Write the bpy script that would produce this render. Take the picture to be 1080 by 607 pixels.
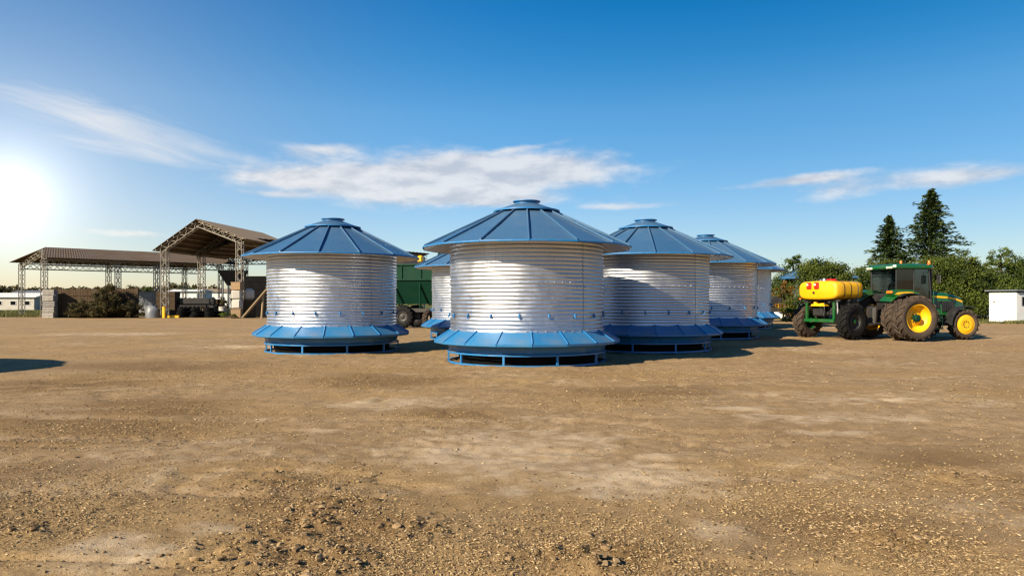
import bpy, math, random
import numpy as np
from mathutils import Vector, Matrix

for o in list(bpy.data.objects):
    bpy.data.objects.remove(o, do_unlink=True)
random.seed(7)
RNG = np.random.default_rng(7)
R = math.radians
scene = bpy.context.scene
COL = scene.collection

# ------------------------------------------------------------------ camera
CAM_H = 1.7
cd = bpy.data.cameras.new('camera')
cam = bpy.data.objects.new('camera', cd)
COL.objects.link(cam)
cam.location = (0, 0, CAM_H)
cam.rotation_euler = (R(90), 0, 0)
cd.sensor_width = 36.0
cd.lens = 24.67
cd.shift_y = 14.5 / 1080
cd.clip_start = 0.05
cd.clip_end = 9000
scene.camera = cam

# ------------------------------------------------------------------ light
SUN_AZ, SUN_EL = -129.0, 28.0          # azimuth clockwise from +Y
GLOW_AZ, GLOW_EL = -35.6, 7.2          # bright hazy spot low in the left of the sky
scene.view_settings.view_transform = 'Standard'
scene.view_settings.look = 'None'
scene.view_settings.exposure = 1.10
scene.view_settings.gamma = 1.0
scene.view_settings.use_curve_mapping = False
scene.cycles.use_denoising = True
scene.cycles.denoiser = 'OPENIMAGEDENOISE'
scene.cycles.denoising_input_passes = 'RGB_ALBEDO_NORMAL'
scene.cycles.denoising_prefilter = 'ACCURATE'
scene.cycles.sample_clamp_indirect = 4.0
scene.cycles.use_adaptive_sampling = False
scene.cycles.caustics_reflective = False
scene.cycles.caustics_refractive = False
scene.cycles.max_bounces = 8
scene.cycles.filter_width = 1.3

sl = bpy.data.lights.new('sun', 'SUN')
sl.energy = 5.0
sl.angle = R(0.55)
sl.color = (1.0, 0.85, 0.635)
sun = bpy.data.objects.new('sun', sl)
COL.objects.link(sun)
az, el = R(SUN_AZ), R(SUN_EL)
sdir = Vector((math.sin(az) * math.cos(el), math.cos(az) * math.cos(el), math.sin(el)))
sun.rotation_euler = sdir.to_track_quat('Z', 'Y').to_euler()
sun.location = sdir * 60

world = bpy.data.worlds.new('World')
scene.world = world
world.use_nodes = True


class NT:
    """small helper around a node tree"""
    def __init__(self, tree):
        self.t = tree
        self.n = tree.nodes
        self.l = tree.links

    def node(self, typ, **kw):
        nd = self.n.new(typ)
        for k, v in kw.items():
            setattr(nd, k, v)
        return nd

    def put(self, sock, val):
        if hasattr(val, 'is_linked') or isinstance(val, bpy.types.NodeSocket):
            self.l.new(val, sock)
        else:
            sock.default_value = val

    def math(self, op, a, b=None, c=None, clamp=False):
        nd = self.node('ShaderNodeMath', operation=op, use_clamp=clamp)
        self.put(nd.inputs[0], a)
        if b is not None:
            self.put(nd.inputs[1], b)
        if c is not None:
            self.put(nd.inputs[2], c)
        return nd.outputs[0]

    def mix(self, fac, a, b, blend='MIX'):
        nd = self.node('ShaderNodeMix', data_type='RGBA', blend_type=blend)
        self.put(nd.inputs[0], fac)
        self.put(nd.inputs[6], a if not isinstance(a, tuple) else (*a[:3], 1))
        self.put(nd.inputs[7], b if not isinstance(b, tuple) else (*b[:3], 1))
        return nd.outputs[2]

    def noise(self, vec, scale, detail=4, rough=0.55, dist=0.0):
        nd = self.node('ShaderNodeTexNoise')
        if vec is not None:
            self.l.new(vec, nd.inputs['Vector'])
        nd.inputs['Scale'].default_value = scale
        nd.inputs['Detail'].default_value = detail
        nd.inputs['Roughness'].default_value = rough
        nd.inputs['Distortion'].default_value = dist
        return nd.outputs['Fac']

    def ramp(self, fac, stops, interp='LINEAR'):
        nd = self.node('ShaderNodeValToRGB')
        cr = nd.color_ramp
        cr.interpolation = interp
        while len(cr.elements) < len(stops):
            cr.elements.new(0.5)
        for e, (p, c) in zip(cr.elements, stops):
            e.position = p
            e.color = (*c, 1) if len(c) == 3 else c
        self.l.new(fac, nd.inputs[0])
        return nd.outputs[0]

    def maprange(self, v, a, b, c=0.0, d=1.0, smooth=True):
        nd = self.node('ShaderNodeMapRange', interpolation_type='SMOOTHSTEP' if smooth else 'LINEAR')
        self.put(nd.inputs[0], v)
        for i, x in enumerate((a, b, c, d)):
            nd.inputs[1 + i].default_value = x
        return nd.outputs[0]


SKY_STRENGTH = 0.10
w = NT(world.node_tree)
w.n.clear()
wout = w.node('ShaderNodeOutputWorld')
wbg = w.node('ShaderNodeBackground')
wbg.inputs['Strength'].default_value = SKY_STRENGTH
w.l.new(wbg.outputs[0], wout.inputs[0])
sky = w.node('ShaderNodeTexSky', sky_type='NISHITA')
sky.sun_disc = False
sky.sun_elevation = R(SUN_EL)
sky.sun_rotation = R(SUN_AZ % 360)
sky.altitude = 0
sky.air_density = 1.0
sky.dust_density = 0.35
sky.ozone_density = 3.0
hsv = w.node('ShaderNodeHueSaturation')
hsv.inputs['Hue'].default_value = 0.505
hsv.inputs['Saturation'].default_value = 1.25
hsv.inputs['Value'].default_value = 0.90
w.l.new(sky.outputs[0], hsv.inputs['Color'])
tc = w.node('ShaderNodeTexCoord')
sep = w.node('ShaderNodeSeparateXYZ')
w.l.new(tc.outputs['Generated'], sep.inputs[0])
dx, dy, dz = sep.outputs
U = w.math('ARCTAN2', dx, dy)                                      # azimuth
HL = w.math('SQRT', w.math('ADD', w.math('MULTIPLY', dx, dx), w.math('MULTIPLY', dy, dy)))
V = w.math('ARCTAN2', dz, HL)                                      # elevation


def px_dir(px, py):
    a = math.atan2(px - 540, 740)
    e = math.atan2(318 - py, math.hypot(px - 540, 740))
    return a, e


# cloud texture space: azimuth/elevation stretched sideways, as low flat clouds look
cv = w.node('ShaderNodeCombineXYZ')
w.l.new(w.math('MULTIPLY', U, 1.0), cv.inputs[0])
w.l.new(w.math('MULTIPLY', V, 2.9), cv.inputs[1])
big = w.noise(cv.outputs[0], 8.5, 9, 0.60, 0.15)
cv2 = w.node('ShaderNodeCombineXYZ')
w.l.new(w.math('ADD', U, w.math('MULTIPLY', V, 0.9)), cv2.inputs[0])
w.l.new(w.math('ADD', w.math('MULTIPLY', V, 6.0), w.math('MULTIPLY', U, 1.1)), cv2.inputs[1])
wisp = w.noise(cv2.outputs[0], 5.5, 9, 0.66, 0.8)


def blob(px, py, rx, ry, tilt=0.0, gain=1.0):
    """soft elliptical patch of sky (radius in pixels of the photo) where a cloud lies"""
    a, e = px_dir(px, py)
    sx, sy = rx / 800.0, ry / 800.0
    u = w.math('SUBTRACT', U, a)
    v = w.math('SUBTRACT', V, e)
    ct, st = math.cos(R(tilt)), math.sin(R(tilt))
    uu = w.math('ADD', w.math('MULTIPLY', u, ct / sx), w.math('MULTIPLY', v, st / sx))
    vv = w.math('ADD', w.math('MULTIPLY', u, -st / sy), w.math('MULTIPLY', v, ct / sy))
    d = w.math('ADD', w.math('MULTIPLY', uu, uu), w.math('MULTIPLY', vv, vv))
    g = w.math('POWER', 2.71828, w.math('MULTIPLY', d, -1.0))
    return w.math('MULTIPLY', g, gain)


def total(items):
    s = items[0]
    for i in items[1:]:
        s = w.math('ADD', s, i)
    return s


cum = total([blob(455, 190, 165, 31, 0, 1.05), blob(575, 176, 120, 20, 0, 0.72), blob(340, 190, 130, 13, 0, 0.70),
             blob(525, 211, 75, 7, 0, 0.55), blob(345, 157, 45, 8, 6, 0.55), blob(640, 218, 40, 4, 0, 0.5),
             blob(545, 157, 45, 4, 8, 0.4), blob(290, 205, 36, 4, 0, 0.45),
             blob(935, 193, 100, 12, 5, 0.70), blob(1062, 183, 60, 9, 3, 0.62), blob(800, 196, 85, 6, 3, 0.52), blob(860, 186, 60, 5, 3, 0.45),
             blob(714, 215, 38, 4, 0, 0.42), blob(90, 243, 120, 5, -2, 0.5)])
wis = total([blob(50, 110, 110, 16, -8, 0.46), blob(145, 138, 85, 24, -12, 0.52), blob(230, 162, 70, 9, -10, 0.52), blob(330, 158, 60, 8, -4, 0.36),
             blob(130, 160, 80, 8, -6, 0.35)])
# the same kind of low cloud goes on round the rest of the horizon
outside = w.maprange(w.math('ABSOLUTE', U), 0.66, 0.85)
band = w.math('MULTIPLY', w.maprange(V, 0.05, 0.14), w.maprange(V, 0.34, 0.2))
cum = w.math('ADD', cum, w.math('MULTIPLY', w.math('MULTIPLY', outside, band), 0.42))
dens_c = w.maprange(w.math('ADD', cum, w.math('MULTIPLY', w.math('SUBTRACT', big, 0.5), 1.6)), 0.22, 0.95)
dens_c = w.math('MULTIPLY', dens_c, w.maprange(cum, 0.05, 0.32))
dens_w = w.maprange(w.math('ADD', wis, w.math('MULTIPLY', w.math('SUBTRACT', wisp, 0.5), 1.9)), 0.12, 1.3)
dens_w = w.math('MULTIPLY', dens_w, w.maprange(wis, 0.06, 0.35))
# grey-lilac undersides, white tops: density of the cloud just above this direction
cva = w.node('ShaderNodeVectorMath', operation='ADD')
w.l.new(cv.outputs[0], cva.inputs[0])
cva.inputs[1].default_value = (-0.008, 0.035, 0)
above = w.noise(cva.outputs[0], 8.5, 9, 0.60, 0.15)
shade = w.maprange(w.math('SUBTRACT', above, big), -0.13, 0.16)
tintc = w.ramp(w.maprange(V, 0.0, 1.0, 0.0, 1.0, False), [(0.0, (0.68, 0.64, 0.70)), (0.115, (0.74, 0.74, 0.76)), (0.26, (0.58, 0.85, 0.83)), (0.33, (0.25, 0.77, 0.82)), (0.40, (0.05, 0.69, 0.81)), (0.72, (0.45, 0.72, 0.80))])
sh = w.math('ADD', w.math('MULTIPLY', w.math('DIVIDE', dx, HL), math.sin(R(SUN_AZ))), w.math('MULTIPLY', w.math('DIVIDE', dy, HL), math.cos(R(SUN_AZ))))
anti = w.maprange(sh, -0.45, -1.0, 1.0, 0.72)                      # clear dry air: little backscatter opposite the sun
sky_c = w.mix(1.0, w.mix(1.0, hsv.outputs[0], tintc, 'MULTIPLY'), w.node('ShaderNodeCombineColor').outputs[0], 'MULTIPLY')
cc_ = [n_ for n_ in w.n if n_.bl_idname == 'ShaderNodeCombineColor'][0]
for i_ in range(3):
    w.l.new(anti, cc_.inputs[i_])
cl_col = w.mix(shade, (4.15, 4.05, 4.0), (2.75, 2.8, 3.05))
base_sky = w.mix(w.math('MULTIPLY', dens_c, 0.78), sky_c, cl_col)
base_sky = w.mix(w.math('MULTIPLY', dens_w, 0.55), base_sky, (4.0, 3.95, 3.9))
# the low sun behind thin haze, as the photograph shows it in the left of the sky
ga, ge = R(GLOW_AZ), R(GLOW_EL)
gv = (math.sin(ga) * math.cos(ge), math.cos(ga) * math.cos(ge), math.sin(ge))
dp = w.node('ShaderNodeVectorMath', operation='DOT_PRODUCT')
nrm = w.node('ShaderNodeVectorMath', operation='NORMALIZE')
w.l.new(tc.outputs['Generated'], nrm.inputs[0])
w.l.new(nrm.outputs[0], dp.inputs[0])
dp.inputs[1].default_value = gv
ang = w.math('ARCCOSINE', w.math('MINIMUM', dp.outputs['Value'], 0.99999))
g1 = w.math('POWER', 2.71828, w.math('MULTIPLY', w.math('POWER', w.math('DIVIDE', ang, 0.040), 1.15), -1.0))
g2 = w.math('POWER', 2.71828, w.math('MULTIPLY', w.math('DIVIDE', ang, 0.17), -1.0))
glow1 = w.mix(w.math('MULTIPLY', g1, 1.0), (0, 0, 0), (4.0, 3.9, 3.8))
glow2 = w.mix(w.math('MULTIPLY', g2, 1.0), (0, 0, 0), (2.1, 1.4, 0.6))
fin = w.mix(1.0, base_sky, glow1, 'ADD')
fin = w.mix(1.0, fin, glow2, 'ADD')
w.l.new(fin, wbg.inputs['Color'])

# ------------------------------------------------------------------ helpers
_used = {}


def linked(o, parent=None):
    COL.objects.link(o)
    if parent is not None:
        o.parent = parent
    return o


class MB:
    """collects vertices and faces; build() links them as ONE mesh object"""
    def __init__(self):
        self.v, self.f = [], []

    def add(self, vs, fs):
        n = len(self.v)
        self.v.extend([tuple(p) for p in vs])
        self.f.extend([tuple(i + n for i in f) for f in fs])
        return self

    def box(self, cx, cy, cz, sx, sy, sz, rot=None, bev=0.0):
        hx, hy, hz = sx / 2, sy / 2, sz / 2
        if bev <= 0:
            vs = [(x, y, z) for z in (-hz, hz) for y in (-hy, hy) for x in (-hx, hx)]
            fs = [(0, 2, 3, 1), (4, 5, 7, 6), (0, 1, 5, 4), (2, 6, 7, 3), (0, 4, 6, 2), (1, 3, 7, 5)]
        else:
            b = min(bev, hx * .9, hy * .9, hz * .9)
            vs, fs = [], []
            ring = [(-hx + b, -hy), (hx - b, -hy), (hx, -hy + b), (hx, hy - b), (hx - b, hy), (-hx + b, hy), (-hx, hy - b), (-hx, -hy + b)]
            rin = [(-hx + b, -hy + b), (hx - b, -hy + b), (hx - b, -hy + b), (hx - b, hy - b), (hx - b, hy - b), (-hx + b, hy - b), (-hx + b, hy - b), (-hx + b, -hy + b)]
            for z in (-hz + b, hz - b):
                vs += [(x, y, z) for x, y in ring]
            for z in (-hz, hz):
                vs += [(x, y, z) for x, y in [rin[0], rin[2], rin[3], rin[5]]]
            for i in range(8):
                j = (i + 1) % 8
                fs.append((i, j, 8 + j, 8 + i))
            m = [0, 0, 1, 1, 2, 2, 3, 3]
            fs.append((19 + 0, 18, 17, 16))
            fs.append((20, 21, 22, 23))
            m = {0: 0, 1: 1, 2: 1, 3: 2, 4: 2, 5: 3, 6: 3, 7: 0}
            for i in range(8):
                j = (i + 1) % 8
                a, c = m[i], m[j]
                if a == c:
                    fs.append((j, i, 16 + a))
                    fs.append((8 + i, 8 + j, 20 + a))
                else:
                    fs.append((j, i, 16 + a, 16 + c))
                    fs.append((8 + i, 8 + j, 20 + c, 20 + a))
        M = rot if rot is not None else Matrix.Identity(3)
        if isinstance(M, (tuple, list)):
            from mathutils import Euler
            M = Euler(M).to_matrix()
        c = Vector((cx, cy, cz))
        return self.add([tuple(M @ Vector(p) + c) for p in vs], fs)

    def tube(self, pts, rad, seg=8, cap=True):
        pts = [Vector(p) for p in pts]
        rads = rad if isinstance(rad, (list, tuple)) else [rad] * len(pts)
        vs, fs = [], []
        prev = None
        for i, p in enumerate(pts):
            t = (pts[min(i + 1, len(pts) - 1)] - pts[max(i - 1, 0)])
            if t.length < 1e-9:
                t = Vector((0, 0, 1))
            t.normalize()
            if prev is None:
                a = Vector((0, 0, 1)) if abs(t.z) < 0.9 else Vector((1, 0, 0))
                nrm_ = t.cross(a).normalized()
            else:
                nrm_ = (prev - t * prev.dot(t)).normalized()
            prev = nrm_
            b = t.cross(nrm_)
            for k in range(seg):
                an = 2 * math.pi * k / seg
                vs.append(p + (nrm_ * math.cos(an) + b * math.sin(an)) * rads[i])
        for i in range(len(pts) - 1):
            for k in range(seg):
                k2 = (k + 1) % seg
                fs.append((i * seg + k, i * seg + k2, (i + 1) * seg + k2, (i + 1) * seg + k))
        if cap:
            fs.append(tuple(reversed(range(seg))))
            fs.append(tuple((len(pts) - 1) * seg + k for k in range(seg)))
        return self.add(vs, fs)

    def lathe(self, prof, seg=32, axis='Z', center=(0, 0, 0), a0=0.0, a1=2 * math.pi, closed=False):
        """prof: list of (radius, height) ; closed joins last profile point to first"""
        full = abs(a1 - a0 - 2 * math.pi) < 1e-6
        n = seg if full else seg + 1
        vs, fs = [], []
        for i in range(n):
            a = a0 + (a1 - a0) * i / seg
            for r, h in prof:
                if axis == 'Z':
                    p = (r * math.cos(a), r * math.sin(a), h)
                elif axis == 'Y':
                    p = (r * math.cos(a), h, r * math.sin(a))
                else:
                    p = (h, r * math.cos(a), r * math.sin(a))
                vs.append((p[0] + center[0], p[1] + center[1], p[2] + center[2]))
        m = len(prof)
        for i in range(seg):
            i2 = (i + 1) % n
            for k in range(m if closed else m - 1):
                k2 = (k + 1) % m
                fs.append((i * m + k, i2 * m + k, i2 * m + k2, i * m + k2))
        return self.add(vs, fs)

    def prism(self, poly, h0, h1, axis='Y'):
        """polygon (a,b) extruded: axis Y -> (a, h, b); X -> (h, a, b); Z -> (a, b, h)"""
        def P(a, b, h):
            return {'Y': (a, h, b), 'X': (h, a, b), 'Z': (a, b, h)}[axis]
        n = len(poly)
        vs = [P(a, b, h0) for a, b in poly] + [P(a, b, h1) for a, b in poly]
        fs = [tuple(range(n)), tuple(reversed(range(n, 2 * n)))]
        for i in range(n):
            j = (i + 1) % n
            fs.append((j, i, n + i, n + j))
        return self.add(vs, fs)

    def mesh(self, name, mat, smooth=None):
        me = bpy.data.meshes.new(name)
        me.from_pydata(self.v, [], self.f)
        me.validate()
        import bmesh
        bm = bmesh.new()
        bm.from_mesh(me)
        bmesh.ops.recalc_face_normals(bm, faces=bm.faces)
        bm.to_mesh(me)
        bm.free()
        if mat is not None:
            me.materials.append(mat)
        if smooth is not None:
            me.polygons.foreach_set('use_smooth', [True] * len(me.polygons))
            if smooth < 179:
                me.set_sharp_from_angle(angle=R(smooth))
        me.update()
        return me

    def build(self, name, mat, parent=None, smooth=None):
        o = bpy.data.objects.new(name, self.mesh(name, mat, smooth))
        return linked(o, parent)


def empty(name, loc=(0, 0, 0), rz=0.0):
    o = bpy.data.objects.new(name, None)
    o.empty_display_size = 0.3
    o.location = loc
    o.rotation_euler = (0, 0, rz)
    return linked(o)


def tag(o, label=None, cat=None, group=None, kind=None):
    if label:
        o['label'] = label
    if cat:
        o['category'] = cat
    if group:
        o['group'] = group
    if kind:
        o['kind'] = kind
    return o


def copy_tree(o, parent=None):
    c = o.copy()
    COL.objects.link(c)
    if parent is not None:
        c.parent = parent
    for ch in o.children:
        copy_tree(ch, c)
    return c


def np_mesh(name, verts, faces, mat, smooth=False, attrs=None, parent=None):
    """fast mesh from numpy arrays; faces (N,k)"""
    me = bpy.data.meshes.new(name)
    nv, (nf, k) = len(verts), faces.shape
    me.vertices.add(nv)
    me.vertices.foreach_set('co', np.ascontiguousarray(verts, dtype=np.float32).ravel())
    me.loops.add(nf * k)
    me.loops.foreach_set('vertex_index', np.ascontiguousarray(faces, dtype=np.int32).ravel())
    me.polygons.add(nf)
    me.polygons.foreach_set('loop_start', np.arange(nf, dtype=np.int32) * k)
    try:
        me.polygons.foreach_set('loop_total', np.full(nf, k, dtype=np.int32))
    except Exception:
        pass
    me.polygons.foreach_set('use_smooth', np.full(nf, smooth, dtype=bool))
    for an, av in (attrs or {}).items():
        at = me.attributes.new(an, 'FLOAT', 'POINT')
        at.data.foreach_set('value', np.ascontiguousarray(av, dtype=np.float32))
    me.update(calc_edges=True)
    me.validate()
    me.materials.append(mat)
    o = bpy.data.objects.new(name, me)
    return linked(o, parent)


# numpy value noise
def _hash(ix, iy, seed):
    h = (ix.astype(np.int64) * 374761393 + iy.astype(np.int64) * 668265263 + seed * 974711) & 0x7fffffff
    h = ((h ^ (h >> 13)) * 1274126177) & 0x7fffffff
    return ((h ^ (h >> 16)) & 0xffff) / 65535.0


def vnoise(x, y, seed=0):
    ix, iy = np.floor(x), np.floor(y)
    fx, fy = x - ix, y - iy
    fx = fx * fx * (3 - 2 * fx)
    fy = fy * fy * (3 - 2 * fy)
    a, b = _hash(ix, iy, seed), _hash(ix + 1, iy, seed)
    c, d = _hash(ix, iy + 1, seed), _hash(ix + 1, iy + 1, seed)
    return (a * (1 - fx) + b * fx) * (1 - fy) + (c * (1 - fx) + d * fx) * fy


def fbm(x, y, oct=4, seed=0, gain=0.5):
    s, amp, tot = 0, 1.0, 0
    for o in range(oct):
        s = s + amp * vnoise(x * 2 ** o + 17.3 * o, y * 2 ** o - 9.1 * o, seed + o)
        tot += amp
        amp *= gain
    return s / tot


def sstep(a, b, x):
    t = np.clip((x - a) / (b - a), 0, 1)
    return t * t * (3 - 2 * t)


def base_h(x, y):
    """gentle rise of the yard towards the back right"""
    x, y = np.asarray(x, float), np.asarray(y, float)
    return 0.24 * sstep(20, 44, y) * sstep(-6, 10, x)


def gz(x, y):
    return float(base_h(x, y))


def gp(px, py):
    """yard position that shows at a pixel of the photograph"""
    D = CAM_H * 740 / (py - 318)
    return (px - 540) / 740 * D, D


def at(px, D):
    return (px - 540) / 740 * D


def zof(py, D):
    return CAM_H + (318 - py) / 740 * D


# ------------------------------------------------------------------ materials
def principled(name):
    m = bpy.data.materials.new(name)
    m.use_nodes = True
    t = NT(m.node_tree)
    b = t.n['Principled BSDF']
    return m, t, b


def mat_paint(name, col, rough=0.45, metal=0.0, dirt=0.25, dirtcol=(0.16, 0.115, 0.07), scale=3.0, bump=0.0, coat=0.0, spec=0.5, vary=0.0):
    m, t, b = principled(name)
    co = t.node('ShaderNodeTexCoord').outputs['Object']
    n1 = t.noise(co, scale, 6, 0.62, 0.3)
    n2 = t.noise(co, scale * 7, 4, 0.6)
    f = t.maprange(t.math('ADD', t.math('MULTIPLY', n1, 0.7), t.math('MULTIPLY', n2, 0.3)), 0.47, 0.72)
    c = t.mix(t.math('MULTIPLY', f, dirt), col, dirtcol)
    c2 = t.mix(t.maprange(n2, 0.3, 0.7, 0.0, 0.16), c, (col[0] * .5, col[1] * .5, col[2] * .5))
    if vary:
        rn = t.node('ShaderNodeObjectInfo').outputs['Random']
        c2 = t.mix(t.math('MULTIPLY', rn, vary), c2, (col[0] * 2.2 + .03, col[1] * 1.6 + .03, col[2] * 1.25 + .03))
    t.l.new(c2, b.inputs['Base Color'])
    t.put(b.inputs['Roughness'], t.maprange(n1, 0.3, 0.7, rough * 0.82, min(1, rough * 1.3)))
    b.inputs['Metallic'].default_value = metal
    b.inputs['Specular IOR Level'].default_value = spec
    if coat:
        b.inputs['Coat Weight'].default_value = coat
        b.inputs['Coat Roughness'].default_value = 0.12
    if bump:
        bp = t.node('ShaderNodeBump')
        bp.inputs['Strength'].default_value = bump
        bp.inputs['Distance'].default_value = 0.01
        t.l.new(n2, bp.inputs['Height'])
        t.l.new(bp.outputs[0], b.inputs['Normal'])
    return m


def mat_galv(name, tint=(0.59, 0.63, 0.69), rough=0.34):
    m, t, b = principled(name)
    co = t.node('ShaderNodeTexCoord').outputs['Object']
    vor = t.node('ShaderNodeTexVoronoi')
    vor.inputs['Scale'].default_value = 26
    t.l.new(co, vor.inputs['Vector'])
    n1 = t.noise(co, 1.6, 6, 0.65, 0.4)
    mp = t.node('ShaderNodeMapping')
    mp.inputs['Scale'].default_value = (9, 9, 0.7)
    t.l.new(co, mp.inputs[0])
    streak = t.noise(mp.outputs[0], 1.5, 5, 0.6)
    c = t.mix(t.maprange(streak, 0.45, 0.75, 0, 0.25), tint, (0.50, 0.50, 0.50))
    c = t.mix(t.maprange(n1, 0.5, 0.75, 0, 0.16), c, (0.42, 0.39, 0.35))
    rn = t.node('ShaderNodeObjectInfo').outputs['Random']
    c = t.mix(t.math('MULTIPLY', rn, 0.22), c, (0.40, 0.41, 0.43))
    mp2 = t.node('ShaderNodeMapping')
    mp2.inputs['Scale'].default_value = (14, 14, 0.5)
    t.l.new(co, mp2.inputs[0])
    c = t.mix(t.maprange(t.noise(mp2.outputs[0], 1.2, 4, 0.6), 0.60, 0.76, 0, 0.38), c, (0.30, 0.21, 0.14))
    hs = t.node('ShaderNodeSeparateColor')
    t.l.new(vor.outputs['Color'], hs.inputs[0])
    c = t.mix(t.math('MULTIPLY', hs.outputs[0], 0.16), c, (0.40, 0.42, 0.45))
    t.l.new(c, b.inputs['Base Color'])
    b.inputs['Metallic'].default_value = 1.0
    r = t.math('ADD', t.math('ADD', t.maprange(n1, 0.3, 0.7, rough * 0.8, rough * 1.25), t.math('MULTIPLY', rn, 0.06)), t.math('MULTIPLY', hs.outputs[1], 0.07))
    t.l.new(r, b.inputs['Roughness'])
    bp = t.node('ShaderNodeBump')
    bp.inputs['Strength'].default_value = 0.12
    bp.inputs['Distance'].default_value = 0.02
    t.l.new(t.noise(co, 3.0, 3, 0.5), bp.inputs['Height'])
    t.l.new(bp.outputs[0], b.inputs['Normal'])
    return m


def mat_leaf(name, dark, light, trans=0.3):
    m, t, b = principled(name)
    at_ = t.node('ShaderNodeAttribute', attribute_name='tone')
    c = t.mix(at_.outputs['Fac'], dark, light)
    t.l.new(c, b.inputs['Base Color'])
    b.inputs['Roughness'].default_value = 0.6
    b.inputs['Specular IOR Level'].default_value = 0.25
    tr = t.node('ShaderNodeBsdfTranslucent')
    t.l.new(c, tr.inputs[0])
    mx = t.node('ShaderNodeMixShader')
    mx.inputs[0].default_value = trans
    t.l.new(b.outputs[0], mx.inputs[1])
    t.l.new(tr.outputs[0], mx.inputs[2])
    t.l.new(mx.outputs[0], t.n['Material Output'].inputs[0])
    return m


def mat_tone(name, stops, rough=0.9):
    m, t, b = principled(name)
    at_ = t.node('ShaderNodeAttribute', attribute_name='tone')
    t.l.new(t.ramp(at_.outputs['Fac'], stops), b.inputs['Base Color'])
    b.inputs['Roughness'].default_value = rough
    b.inputs['Specular IOR Level'].default_value = 0.15
    return m


M = {}
M['galv'] = mat_galv('galvanised_steel')
M['galv_dull'] = mat_galv('dull_galvanised_steel', (0.55, 0.55, 0.56), 0.45)
M['roof_blue'] = mat_paint('slate_blue_roof_paint', (0.034, 0.096, 0.190), 0.33, 0.0, 0.60, (0.10, 0.13, 0.165), 1.3, 0.25, vary=0.28, spec=0.55)
M['trim_blue'] = mat_paint('bright_blue_paint', (0.009, 0.138, 0.35), 0.38, 0.0, 0.25, (0.2, 0.17, 0.13), 4.0)
M['skirt_blue'] = mat_paint('skirt_blue_paint', (0.012, 0.128, 0.315), 0.36, 0.0, 0.60, (0.15, 0.15, 0.14), 1.8, 0.2, vary=0.26)
M['dark'] = mat_paint('flat_black_metal', (0.0045, 0.0045, 0.005), 0.85, 0, 0.03, spec=0.08)
M['tyre'] = mat_paint('dusty_tyre_rubber', (0.046, 0.034, 0.026), 0.85, 0, 0.8, (0.12, 0.082, 0.052), 2.5, 0.3, spec=0.2)
M['tyre_black'] = mat_paint('black_tyre_rubber', (0.0055, 0.0055, 0.0055), 0.88, 0, 0.16, (0.04, 0.03, 0.022), 2.5, 0.3, spec=0.2)  # near-black tone also holds the shade of the trailer's right wheel
M['yellow'] = mat_paint('yellow_rim_paint', (0.74, 0.40, 0.004), 0.38, 0, 0.2, (0.25, 0.15, 0.05), 3)
M['tank'] = mat_paint('yellow_plastic_tank', (0.68, 0.355, 0.003), 0.42, 0, 0.12, (0.45, 0.25, 0.03), 3)
M['green'] = mat_paint('tractor_green_paint', (0.005, 0.080, 0.014), 0.36, 0, 0.55, (0.085, 0.075, 0.045), 2.5, coat=0.3)
M['shaded_green'] = mat_paint('shade_darkened_cart_green', (0.003, 0.030, 0.016), 0.6, 0, 0.12, (0.03, 0.03, 0.02), 1.5, spec=0.12)  # green darkened so the paint itself holds the cart's shade
M['black'] = mat_paint('black_plastic', (0.014, 0.014, 0.015), 0.5, 0, 0.3, (0.08, 0.06, 0.045), 3)
M['iron'] = mat_paint('greasy_iron', (0.035, 0.032, 0.03), 0.55, 0.4, 0.4, (0.10, 0.07, 0.04), 4)
M['steel'] = mat_paint('bare_steel', (0.5, 0.5, 0.5), 0.35, 0.9, 0.3, (0.2, 0.16, 0.1), 4)
M['red'] = mat_paint('red_plastic', (0.62, 0.02, 0.008), 0.3, 0, 0.05)
M['orange'] = mat_paint('orange_plastic', (0.75, 0.16, 0.01), 0.35, 0, 0.1)
M['white_lens'] = mat_paint('pale_lamp_lens', (0.75, 0.68, 0.5), 0.2, 0, 0.1)
M['white'] = mat_paint('chalky_white_paint', (0.56, 0.56, 0.545), 0.65, 0, 0.3, (0.34, 0.30, 0.25), 1.0, 0.15)
M['bale'] = mat_paint('dirty_white_wrap', (0.42, 0.39, 0.34), 0.7, 0, 0.5, (0.22, 0.17, 0.12), 1.5, 0.2)
M['grey'] = mat_paint('grey_sheet', (0.10, 0.11, 0.125), 0.55, 0, 0.3, (0.2, 0.17, 0.13), 1.5)
M['rust_roof'] = mat_paint('rusty_sheet_roof', (0.105, 0.075, 0.050), 0.75, 0, 0.7, (0.060, 0.036, 0.020), 0.5, 0.2, spec=0.2)
M['rust_top'] = mat_paint('dusty_sheet_roof', (0.22, 0.17, 0.12), 0.75, 0, 0.5, (0.13, 0.09, 0.055), 0.6, 0.2, spec=0.2)
M['lattice'] = mat_paint('weathered_lattice_steel', (0.30, 0.27, 0.22), 0.6, 0.2, 0.5, (0.16, 0.10, 0.06), 2.0)
M['wood'] = mat_paint('old_brown_timber', (0.060, 0.038, 0.020), 0.85, 0, 0.5, (0.045, 0.028, 0.016), 1.5, 0.4, spec=0.2)
M['plank'] = mat_paint('pale_weathered_plank', (0.30, 0.22, 0.13), 0.8, 0, 0.4, (0.16, 0.11, 0.06), 2.0, 0.3, spec=0.2)
M['card'] = mat_paint('brown_cardboard', (0.27, 0.175, 0.09), 0.85, 0, 0.3, (0.25, 0.16, 0.08), 2)
M['bark'] = mat_paint('tree_bark', (0.075, 0.055, 0.038), 0.9, 0, 0.4, (0.03, 0.022, 0.016), 6, 0.6, spec=0.15)
M['spruce'] = mat_leaf('spruce_needles', (0.009, 0.024, 0.008), (0.062, 0.090, 0.022), 0.18)
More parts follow.
